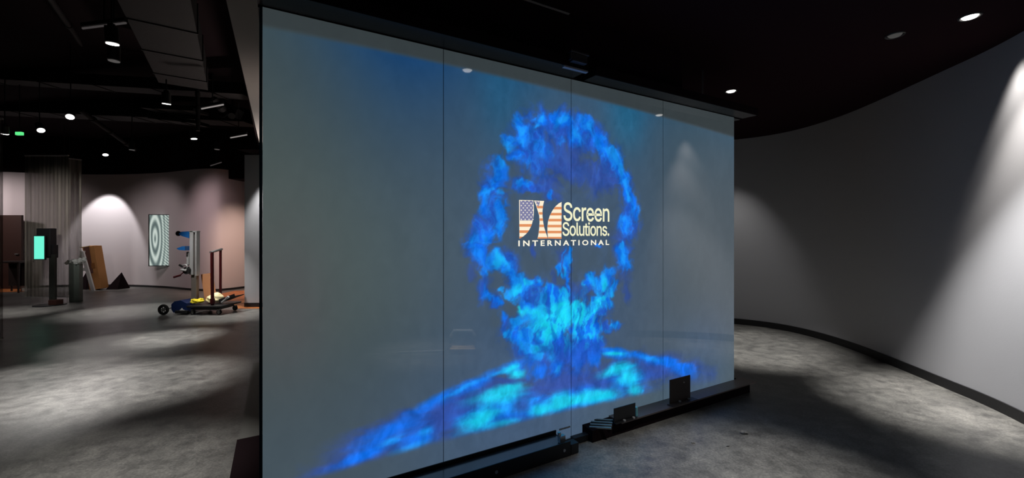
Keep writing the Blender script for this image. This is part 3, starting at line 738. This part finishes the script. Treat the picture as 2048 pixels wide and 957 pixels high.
track(388, 278, H, fl(450, 632), 440, 34, 'lit spotlight above the maroon-handled cart', blend=1)
track(434, 299, H, None, 0, 40, 'faint spotlight above the black boxed corner', 'lensdim', top=3.9)
# floor pools from spots outside the picture
spot('lamp', (-2.7, 4.7, CEIL+.1), fl(440, 745), 420, 36, 1)
spot('lamp', (-1.9, 2.3, CEIL+.1), fl(130, 1010), 520, 40, 1)
# wall scallop
spot('lamp', (-12.75, 12.05, 3.5), (-12.75, 13.03, 1.6), 190, 66, .35, (1, .97, .98), .05)
# pier wash
spot('lamp', (pl+.5, pz-.35, 3.32), (pl+.5, pz-.15, 0), 240, 56, .7)
# warm-lit recess behind the pier
spot('lamp', (-6.9, 11.0, 3.3), (-7.3, 12.4, .4), 300, 100, .9, (1, .70, .56), .1)
spot('lamp', (-9.0, 9.7, 3.4), (-8.2, 12.3, 1.3), 110, 80, 1, (1, .74, .76), .15)  # this and the next two: added washes on the back wall, no fixtures
spot('lamp', (-10.9, 10.6, 3.4), (-10.9, 12.6, 1.2), 55, 100, 1, (1, .84, .84), .15)
spot('lamp', (-15.6, 10.6, 3.4), (-15.2, 12.6, 1.6), 170, 100, 1, (1, .86, .84), .15)
# added fill light without a fixture, for the near face of the curtain
spot('lamp', (-9.4, 7.2, 3.4), (-10.9, 9.8, 1.9), 200, 50, 1, (1, .95, .9), .1)
# added mid-air uplights, no fixture, for the soffit; added front fill on the lift
spot('lamp', (-4.2, 7.6, 2.2), (-4.0, 7.1, 3.34), 110, 120, 1, (1, .88, .80), .1)
spot('lamp', (-2.75, 5.0, 2.0), (-2.7, 5.0, 3.34), 14, 100, 1, (1, .82, .72), .1)
spot('lamp', (-6.4, 7.0, 3.3), (-6.4, 8.6, .9), 260, 34, .8)
w = bpy.data.worlds.new('dark_world'); sc.world = w; w.use_nodes = True
w.node_tree.nodes['Background'].inputs[0].default_value = (.010, .010, .012, 1)

# ------------------------------------------------------------------ ceiling services on the left
def duct(name, a, b_, wd, ht, label, cat='duct', mname='duct'):
    a, b_ = Vector(a), Vector(b_); d_ = (b_-a).normalized(); side = Vector((-d_.y, d_.x, 0)).normalized()
    m_ = MB(); m_.sweep([(-wd/2, -ht/2), (wd/2, -ht/2), (wd/2, ht/2), (-wd/2, ht/2)], a, b_, side)
    L_ = (b_-a).length
    t = tag(m_.build(name, mname), label, cat)
    n = max(1, int(L_/1.2))
    for k in range(n+1):
        c = a+d_*(L_*(k+.5)/(n+1)); m_ = MB()
        m_.sweep([(-wd/2-.012, -ht/2-.012), (wd/2+.012, -ht/2-.012), (wd/2+.012, ht/2+.012), (-wd/2-.012, ht/2+.012)], c-d_*.015, c+d_*.015, side); m_.build('flange', mname, t)
    return t
duct('air_duct', atd(280, -120, 3.6), atd(368, 152, 6.6), .62, .34, 'wide dark air duct running diagonally from the top edge')
duct('air_duct', atd(-60, 150, 8.0), atd(500, 184, 7.4), .35, .2, 'long low dark duct crossing the ceiling void below the pipe')
duct('air_duct', atd(-60, 212, 10.2), atd(505, 236, 9.2), .5, .3, 'farthest dark duct crossing the void above the back wall')
duct('cable_tray', atd(298, 218, 7.6), atd(402, 224, 7.4), .3, .05, 'upper short grey metal tray beside the lit spotlight', 'cable tray')
duct('cable_tray', atd(312, 238, 7.9), atd(404, 248, 7.7), .3, .06, 'lower short grey metal tray under the other one', 'cable tray')
def pipe(a, b_, r, label, mname='duct', name='ceiling_pipe', cat='pipe'):
    m_ = MB(); m_.tube(a, b_, r, 14)
    d_ = (Vector(b_)-Vector(a)); 
    for k in (.2, .5, .8): m_.tube(Vector(a)+d_*k-d_.normalized()*.03, Vector(a)+d_*k+d_.normalized()*.03, r*1.3, 14)
    return tag(m_.build(name, mname, smooth=False), label, cat)
pipe(atd(60, -60, 4.6), atd(185, 120, 7.5), .035, 'thin dark pipe running down from the top left corner')
pipe(atd(395, 170, 7.2), atd(396, 262, 7.2), .03, 'vertical dark pipe drop beside the metal trays')
pipe(atd(417, 108, 7.9), atd(421, 160, 7.9), .025, 'thin vertical conduit with a pale end fitting', name='conduit', cat='conduit')
pipe(atd(160, 220, 9), atd(270, 300, 11), .05, 'dark pipe slanting down behind the spotlights')
pipe(atd(425, 196, 7.2), atd(448, 222, 7.4), .05, 'short slanted pipe near the soffit edge')
for (x0, y0, x1, y1, lab, k) in ((403, 218, 447, 209.5, 'thin bright strip lamp beside the conduit', 'lit'), (461, 276, 494, 270, 'thin bright strip lamp below the soffit edge', 'lit'), (421, 332, 443, 325, 'faint strip lamp above the pink wall', 'dim'), (165, 57, 252, 46, 'long faint strip lamp near the top left', 'dim')):
    dd = {403: 6.2, 461: 7.6, 421: 10, 165: 4.2}[x0]
    t = thing('strip_lamp', lab, 'strip lamp', atd((x0+x1)/2, (y0+y1)/2, dd), group='thin strip lamps in the ceiling void')
    a, b_ = atd(x0, y0, dd)-t.location, atd(x1, y1, dd)-t.location
    m = MB(); m.tube(a, b_, .010, 8)
    m.build('tube', emis('strip_tube_lit', (165, 158, 155), .75) if k == 'lit' else emis('strip_tube_dim', (70, 66, 66), .8), t)
    m = MB(); m.sweep([(-.02, .012), (.02, .012), (.02, .05), (-.02, .05)], a, b_, Vector((0, 1, 0))); m.tube((0, 0, .05), (0, 0, (4.7 if k == 'dim' and x0 > 300 else 4.05)-t.location.z), .006, 6); m.build('housing', 'fixture', t)
m = MB(); m.box((0, 0, 0), (.12, .05, .06), bev=.006); o = tag(m.build('ceiling_indicator', 'green'), 'small green glowing light at the far left of the void', 'light'); o.location = atd(39, 267.5, 8.0)
m = MB(); m.tube((0, 0, 0), (0, 0, 4.6-o.location.z), .008, 8); m.build('stem', 'fixture', o)
# small adjustable projector-like gear by the soffit edge
t = thing('gimbal_light', 'dark adjustable gimbal fixture cluster next to the soffit edge', 'light fixture', atd(465, 228, 8.0))
m = MB(); m.box((0, 0, .06), (.3, .2, .18), Matrix.Rotation(.5, 3, 'Y'), bev=.01); m.build('housing', 'duct', t)
m = MB(); m.tube((.05, -.1, -.02), (.12, -.2, -.1), .06, 16); m.build('barrel', 'duct', t)
m = MB(); m.torus((-.12, -.1, 0), .09, .012); m.build('yoke', 'duct', t)
m = MB(); m.tube((0, 0, .1), (0, 0, 4.7-t.location.z), .012, 8); m.build('stem', 'duct', t)

# ------------------------------------------------------------------ chain curtains
def curtain(name, a, b_, z0, z1, label, amp=.008, rail=True, n=60, seed=1, wl=.09):
    a, b_ = Vector(a), Vector(b_); a.z = b_.z = 0; d_ = b_-a; L_ = d_.length; d_.normalize(); nn = Vector((-d_.y, d_.x, 0))
    t = thing(name, label, 'chain curtain', (a+b_)/2)
    rng = random.Random(seed); ph = [rng.uniform(0, 6) for _ in range(4)]
    m_ = MB(); cols = []
    n = max(12, int(L_/.012))
    for i in range(n+1):
        x = L_*i/n; row = []
        for j in range(7):
            z = z0+(z1-z0)*j/6; k = 1-.35*j/6
            o_ = amp*k*(math.sin(2*PI*x/wl+ph[0])+.5*math.sin(2*PI*x/(wl*2.3)+ph[1]+j*.1))
            row.append(m_.bm.verts.new(a+d_*x+nn*o_+Vector((0, 0, z))-t.location))
        cols.append(row)
    for i in range(n):
        for j in range(6): m_.bm.faces.new((cols[i][j], cols[i+1][j], cols[i+1][j+1], cols[i][j+1]))
    o_ = tag(m_.build('chain_mesh', 'chain', t, smooth=True), kind='stuff')
    if rail:
        m_ = MB(); m_.sweep([(-.015, z1-.005), (.015, z1-.005), (.015, z1+.02), (-.015, z1+.02)], a-t.location, b_-t.location, nn); m_.build('top_rail', 'alu', t)
        for k in (.1, .9):
            m_ = MB(); m_.tube(a+d_*L_*k-t.location+Vector((0, 0, z1)), a+d_*L_*k-t.location+Vector((0, 0, 4.25)), .004, 6); m_.build('hanger_wire', 'fixture', t)
        m_ = MB(); m_.sweep([(-.012, z0-.004), (.012, z0-.004), (.012, z0+.012), (-.012, z0+.012)], a-t.location, b_-t.location, nn); m_.build('bottom_bar', 'alu', t)
        for k in (.12, .4, .97):
            m_ = MB(); m_.tube(a+d_*L_*k-t.location+Vector((0, 0, .0)), a+d_*L_*k-t.location+Vector((0, 0, z0)), .004, 6); m_.build('floor_tether', 'alu', t)
    return t
curtain('chain_curtain', atd(50, 500, 9.82), atd(137, 500, 9.82), .14, 3.5, 'wide hanging metal chain curtain behind the green-screen kiosk', seed=2)
curtain('chain_curtain', atd(137, 500, 10.2), atd(163, 500, 10.4), .14, 3.5, 'narrow end of hanging chain curtain, right of the kiosk', seed=3)
curtain('chain_curtain', (-8.9, 5.9, 0), (-7.83, 6.36, 0), .02, 3.39, 'near chain curtain cut off by the left edge', seed=5)

# kiosk
k0 = atd(104, 500, 9.5); k0.z = 0
t = thing('display_kiosk', 'black pedestal kiosk with a glowing green screen in front of the chain curtain', 'kiosk', k0)
m = MB(); m.tube((-.05, 0, 0), (-.05, 0, .018), .27, 40); m.build('base_plate', 'darkpaint', t)
m = MB(); m.box((.09, 0, .075), (.18, .16, .11), bev=.006); m.build('foot_box', mat('foot_box_brown', rgb(56, 28, 22), .6), t)
m = MB(); m.box((.0, .02, .62), (.13, .06, 1.1), bev=.01); m.build('post', mat('kiosk_post', rgb(44, 46, 42), .6), t)
m = MB(); m.box((-.17, .04, 1.44), (.32, .14, .66), bev=.012); m.box((-.13, .05, 1.24), (.34, .1, .3), bev=.01); m.build('housing', 'darkpaint', t)
m = MB(); m.box((0, 0, 0), (.23, .04, .56), bev=.004); o = m.build('screen_bezel', 'darkpaint', t); o.location = (-.17, -.09, 1.33); o.rotation_euler = (0, 0, .12)
m = MB(); m.box((0, -.022, 0), (.2, .004, .52)); m.build('screen', 'teal', o)

# wrapped panel right of the curtain
p = fl(152, 603.5)
t = thing('wrapped_panel', 'grey-green panel wrapped in clear film, standing beside the curtain end', 'wrapped panel', p)
m = MB(); m.box((0, 0, .47), (.25, .1, .94), bev=.01); m.build('panel', 'wrap', t)
m = MB()
for k in range(9):
    x = -.17+.045*k
    bmesh.ops.create_icosphere(m.bm, subdivisions=2, radius=.05, matrix=Matrix.Translation((x, random.uniform(-.05, .05), .97+random.uniform(-.03, .05))))
for v in m.bm.verts: v.co += Vector([random.uniform(-.018, .018) for _ in range(3)])
m.build('crumpled_film', 'film', t)

# cardboard crate leaning back, white trestle, dark wedges
p = fl(199, 580)
t = thing('cardboard_box', 'tall brown cardboard box leaning on the white trestle', 'cardboard box', p)
R = Matrix.Rotation(-.17, 3, 'Y')
def rb(m_, c, d_, **k): m_.box(R @ Vector(c), d_, R, **k); return m_
rb(MB(), (.0, 0, .66), (.34, .24, 1.28), bev=.004).build('carton', 'card', t)
rb(MB(), (-.05, -.123, .9), (.16, .006, .78)).build('side_panel', mat('carton_print', rgb(112, 76, 66), .8), t)
rb(MB(), (-.09, .0, 1.31), (.30, .26, .02)).build('lid_flap', 'cardtop', t)  # paler top, overhead light put into its colour
rb(MB(), (.06, -.126, .72), (.1, .004, .16)).build('shipping_label', 'cardside', t)
p = fl(186, 582)
t = thing('trestle', 'white A-shaped trestle standing left of the cardboard box', 'trestle', p)
for sg, tp in ((-1, -.30), (1, .04)):
    m = MB()
    a = Vector((.03 if sg > 0 else -.62, -.02*sg, 0)); b_ = Vector((-.30, -.02*sg, 1.16))
    m.sweep([(-.05, -.02), (.05, -.02), (.05, .02), (-.05, .02)], a, b_, Vector((1, 0, 0)), Vector((0, 1, 0))); m.build('leg', 'white', t)
m = MB(); m.box((-.29, 0, .62), (.3, .03, .09), bev=.004); m.build('crossbar', 'white', t)
for (px, w_, h_, lab, ap) in ((172, .30, .58, 'dark pointed wedge between the legs of the white trestle', .1), (233, .36, .50, 'dark pointed wedge on the floor right of the cardboard box', .28)):
    p = fl(px, 578.5); m = MB()
    v = [m.bm.verts.new(c) for c in ((-w_/2, -.15, 0), (w_/2, -.15, 0), (w_/2, .25, 0), (-w_/2, .25, 0), (-w_/2+w_*(.8 if px > 200 else .5), .05, h_))]
    m.bm.faces.new(v[:4]); [m.bm.faces.new((v[i], v[(i+1) % 4], v[4])) for i in range(4)]
    o = tag(m.build('packing_wedge', 'black'), lab, 'wedge', 'dark wedges by the back wall'); o.location = p
# table in front of the brown door
p = fl(30, 585)
t = thing('side_table', 'dark brown table in front of the brown door at the left edge', 'table', p)
m = MB(); m.box((0, 0, .86), (.66, .4, .05), bev=.006); m.build('table_top', 'darkbrown', t)
for sx in (-1, 1):
    for sy in (-1, 1):
        m = MB(); m.tube((sx*.28, sy*.15, .84), (sx*.3, sy*.17, 0), .03, 12, .02); m.build('leg', 'darkbrown', t)
m = MB(); m.box((0, .1, .5), (.58, .03, .66)); m.build('modesty_panel', 'darkbrown', t)
p = fl(49, 583); m = MB(); m.box((0, 0, .27), (.14, .05, .54), Matrix.Rotation(.08, 3, 'Y'), bev=.004)
o = tag(m.build('white_board', 'white'), 'small white board standing beside the dark table', 'board'); o.location = p

# framed display on the wall
c = atd(321.5, 481, 12.55)
t = thing('wall_display', 'tall framed display with a pale swirling line pattern on the back wall', 'display', c, .22)
m = MB()
for (cx_, cz_, w_, h_) in ((-.295, 0, .02, 1.56), (.295, 0, .02, 1.56), (0, .775, .61, .02), (0, -.775, .61, .02)): m.box((cx_, 0, cz_), (w_, .06, h_))
m.build('display_frame', 'darkpaint', t)
m = MB(); m.box((0, .0, 0), (.575, .03, 1.535)); m.build('display_panel', 'art', t)

# ------------------------------------------------------------------ material lift
Lz = 8.62; K = Lz/F
base = fl(385, 625); base.x = (385-CX)*K; base.y = Lz
t = thing('material_lift', 'blue and silver hand-winch lift with large rear wheels', 'material lift', base)
def X(px): return (px-385)*K
def Z(py): return max(0, (625.5-py)*K)
m = MB(); m.box((X(386), 0, (Z(462)+Z(550))/2), (.075, .1, Z(462)-Z(550)), bev=.006); m.box((X(395), 0, (Z(463)+Z(552))/2), (.03, .1, Z(463)-Z(552)), bev=.004)
m.box((X(389), .0, Z(463.5)), (.17, .1, .03), bev=.004); m.build('mast', 'alu', t)
m = MB(); m.box((X(391.2), .02, (Z(467)+Z(550))/2), (.045, .04, Z(467)-Z(550))); m.build('mast_channel', mat('mast_channel', rgb(96, 84, 80), .6), t)
m = MB(); m.box((X(388), .03, (Z(545)+Z(612))/2), (.11, .08, Z(545)-Z(612)), bev=.006); m.build('lower_mast', mat('lower_mast_grey', rgb(126, 118, 112), .5, metal=.3), t)
m = MB(); m.sweep([(X(382), Z(463)), (X(366), Z(464)), (X(361), Z(468)), (X(366), Z(472)), (X(378), Z(476)), (X(382), Z(477))], (0, -.05, 0), (0, .05, 0), Vector((1, 0, 0))); br = m.build('top_bracket', 'blue', t)
m = MB(); m.torus((X(356.5), 0, Z(467.5)), .036, .018); m.tube((X(356.5), -.02, Z(467.5)), (X(356.5), .02, Z(467.5)), .022, 16); m.build('guide_wheel', 'rubber', t)
m = MB(); m.sweep([(X(382), Z(492.5)), (X(376), Z(493)), (X(365), Z(497)), (X(370), Z(500)), (X(382), Z(501))], (0, -.16, 0), (0, .16, 0), Vector((1, 0, 0))); m.build('fork_carriage', 'blue', t)
m = MB(); m.box((X(379), 0, (Z(504)+Z(530))/2), (.05, .12, Z(504)-Z(530)), bev=.01); m.tube((X(375.5), 0, Z(504)), (X(376), 0, Z(531)), .012, 10); m.build('winch_arm', 'alu', t)
m = MB(); m.tube((X(379), -.09, Z(541)), (X(379), .09, Z(541)), .075, 24); m.build('winch_drum', 'rubber', t)
m = MB(); m.tube((X(370), -.1, Z(539)), (X(381), -.1, Z(541)), .022, 12); m.torus((X(376), -.08, Z(534)), .05, .012); m.build('winch_bracket', 'alu', t)
m = MB(); m.tube((X(372), -.1, Z(533)), (X(369), -.14, Z(529)), .02, 10); m.build('brake_knob', 'rubber', t)
m = MB(); m.tube((X(374), -.1, Z(545)), (X(368), -.1, Z(550)), .01, 8); m.tube((X(369), -.1, Z(550)), (X(358), -.14, Z(554)), .02, 12); m.build('crank_handle', 'maroon', t)
m = MB(); m.sweep([(X(360), Z(606)), (X(366), Z(600)), (X(378), Z(598)), (X(390), Z(604)), (X(392), Z(621)), (X(364), Z(622)), (X(360), Z(616))], (0, -.22, 0), (0, .22, 0), Vector((1, 0, 0))); m.build('base_frame', 'navy', t)
m = MB(); m.sweep([(X(371), Z(620)), (X(378), Z(616)), (X(381), Z(613)), (X(383), Z(616)), (X(392), Z(619))], (0, -.226, 0), (0, -.221, 0), Vector((1, 0, 0))); m.build('white_decal', 'white', t)
for y_ in (-.28, .28):
    m = MB(); m.torus((X(349.5), y_, .108), .082, .027); wh = m.build('wheel', 'rubber', t, smooth=True)
    m = MB(); m.tube((X(349.5), y_-.018, .108), (X(349.5), y_+.018, .108), .026, 16)
    for k in range(6):
        a_ = k*PI/3; m.tube((X(349.5), y_, .108), (X(349.5)+.08*math.cos(a_), y_, .108+.08*math.sin(a_)), .011, 8)
    m.torus((X(349.5), y_, .108), .066, .01); m.build('wheel_hub', 'hub', wh, smooth=True)
m = MB(); m.tube((X(349.5), -.28, .108), (X(349.5), .28, .108), .012, 10); m.build('axle', 'steel', t)
for y_ in (-.26, .26):
    m = MB(); m.box((X(384), y_, .06), ((396-372)*K, .06, .055), bev=.006); m.build('floor_leg', 'darkpaint', t)

# platform cart
cb = Vector(((431-CX)*K, Lz-.02, 0))
t = thing('platform_cart', 'flat black cart with two tall maroon push bars', 'cart', cb)
def Xc(px): return (px-431)*K
m = MB(); m.box((Xc(431), 0, Z(609)), ((466-398)*K, .62, .035), bev=.008); m.build('deck', 'darkpaint', t)
m = MB(); m.box((Xc(428), 0, Z(614.5)), ((452-400)*K, .5, .04), bev=.008); m.build('under_frame', mat('cart_under_frame', rgb(70, 66, 68), .5), t)
for (x_, y_) in ((405, -.24), (405, .24), (456, -.24), (456, .24)):
    m = MB(); m.torus((Xc(x_), y_, .055), .036, .018); cw = m.build('caster', 'rubber', t)
    m = MB(); m.tube((Xc(x_), y_-.02, .055), (Xc(x_), y_+.02, .055), .03, 14); m.box((Xc(x_), y_, .1), (.05, .06, .03)); m.build('caster_hub', 'hub', cw)
y1 = -.22; y2 = .42
xa = (425-CX)/F*(cb.y+y1)-cb.x; za = EYE-(505-HY)/F*(cb.y+y1)
m = MB(); m.tube((xa, y1, Z(607)), (xa-.01, y1, za), .03, 14); m.tube((xa, y1, Z(604)), (xa, y1, Z(594)), .042, 14); m.build('push_bar', 'maroon', t)
xb = (441-CX)/F*(cb.y+y2)-cb.x; zt = EYE-(499-HY)/F*(cb.y+y2)
m = MB(); m.tube((xb, y2, Z(607)), (xb, y2, zt), .025, 14); m.build('push_bar', 'maroon', t)
m = MB(); m.tube((xa-.015, y1-.03, za), (xb+.01, y2+.02, zt), .024, 14); m.build('cross_handle', 'steel', t)
m = MB(); m.box((xb-.05, .34, Z(607)), (.2, .2, .05), bev=.01); m.build('bar_bracket', 'maroon', t)
# load
pz_ = Z(607)+.02
m = MB(); Rr = Matrix.Rotation(-.15, 3, 'Y'); m.box((Xc(405), .2, pz_+.305), (.19, .1, .56), Rr, bev=.004)
m2 = tag(m.build('cardboard_sheet', 'tan'), 'tan cardboard box leaning on the lift mast', 'cardboard', None); m2.location = cb
def ropes(pts, r, name, mn, lab, cat):
    m_ = MB(); m_.path(pts, r); o_ = tag(m_.build(name, mn), lab, cat); o_.location = cb; return o_
rng = random.Random(4); pts = []
for k in range(26):
    a_ = k*.9; pts.append((Xc(405)+.10*math.cos(a_)*(.6+.4*rng.random())+.002*k, -.15+.1*math.sin(a_), pz_+.022+rng.random()*.07))
ropes(pts, .018, 'ratchet_strap', 'yellow', 'tangled bright yellow strap on the front of the black cart', 'strap')
m = MB(); bmesh.ops.create_icosphere(m.bm, subdivisions=4, radius=1)
for v in m.bm.verts:
    n_ = math.sin(v.co.x*5+1)*.08+math.sin(v.co.y*7)*.06+math.sin(v.co.z*9+v.co.x*4)*.06
    v.co = Vector((v.co.x*.155*(1+n_), v.co.y*.16*(1+n_), max(-.5, v.co.z*(1+n_))*.115+.055))
o = tag(m.build('folded_cloth', 'cream', smooth=True), 'crumpled cream cloth bundle between the maroon push bars', 'cloth'); o.location = cb+Vector((Xc(429), .05, pz_+.012))
for p_ in o.data.polygons: p_.use_smooth = True
m = MB(); Rr = Matrix.Rotation(-.35, 3, 'Y'); m.box((0, 0, 0), (.34, .3, .02), Rr, bev=.004); m.box((-.0, -.15, .03), (.34, .01, .05), Rr)
o = tag(m.build('metal_tray', 'duct'), 'dark tray tilted up at the right end of the cart', 'tray'); o.location = cb+Vector((Xc(463), .03, pz_+.085))
m = MB(); m.tube((0, 0, 0), (.12, 0, .1), .016, 10); m.tube((.1, 0, .085), (.14, 0, .12), .024, 10)
o = tag(m.build('pry_bar', 'alu'), 'pale-tipped bar sticking up at the right end of the cart', 'tool'); o.location = cb+Vector((Xc(458), -.2, pz_+.03))

# ------------------------------------------------------------------ things seen only as reflections in the glass
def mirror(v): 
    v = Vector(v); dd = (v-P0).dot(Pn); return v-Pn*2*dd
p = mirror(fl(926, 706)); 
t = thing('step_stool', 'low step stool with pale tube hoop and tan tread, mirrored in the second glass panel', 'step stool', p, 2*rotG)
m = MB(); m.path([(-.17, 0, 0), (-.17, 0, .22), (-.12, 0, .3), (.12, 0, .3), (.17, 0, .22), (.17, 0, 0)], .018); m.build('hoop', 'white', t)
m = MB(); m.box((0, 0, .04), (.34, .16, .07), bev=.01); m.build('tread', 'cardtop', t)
a, b_ = mirror(fl(796, 707.5)), mirror(fl(890, 704)); m = MB(); m.tube(a+Vector((0, 0, .012)), b_+Vector((0, 0, .012)), .012, 8)  # rails put in to give the bright streaks mirrored in the glass
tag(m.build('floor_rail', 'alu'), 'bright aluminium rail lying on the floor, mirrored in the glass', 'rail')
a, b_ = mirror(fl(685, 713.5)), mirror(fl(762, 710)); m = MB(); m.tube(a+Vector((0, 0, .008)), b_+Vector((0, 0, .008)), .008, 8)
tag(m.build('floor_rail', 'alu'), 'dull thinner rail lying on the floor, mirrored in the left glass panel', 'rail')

# small debris on the floor
for (px, py, r_, lab) in ((1488, 868, .022, 'small grey crumb of rubble on the floor right of the ledge'), (1386, 887, .010, 'tiny pale chip on the blue-lit floor'), (1455, 893, .01, 'tiny dark chip on the floor below the rubble crumb')):
    m = MB(); bmesh.ops.create_icosphere(m.bm, subdivisions=2, radius=r_)
    for v in m.bm.verts: v.co = Vector((v.co.x*1.6, v.co.y, v.co.z*.5))+Vector([random.uniform(-.2, .2)*r_ for _ in range(3)])
    o = tag(m.build('rubble_chip', 'hub'), lab, 'debris'); o.location = fl(px, py)+Vector((0, 0, r_*.5))

# ------------------------------------------------------------------ camera and view
cd = bpy.data.cameras.new('camera'); cam = bpy.data.objects.new('camera', cd); COL.objects.link(cam)
cd.sensor_fit = 'HORIZONTAL'; cd.sensor_width = 36; cd.lens = F/2048*36; cd.shift_y = -(478.5-HY)/2048; cd.clip_start = .02
cam.location = (0, 0, EYE); cam.rotation_euler = (PI/2, 0, 0)
sc.camera = cam
vs = sc.view_settings; vs.view_transform = 'Standard'; vs.look = 'None'; vs.exposure = 0; vs.gamma = 1; vs.use_curve_mapping = False
sc.display_settings.display_device = 'sRGB'
sc.cycles.use_denoising = True
sc.cycles.max_bounces = 8
sc.cycles.sample_clamp_indirect = 4
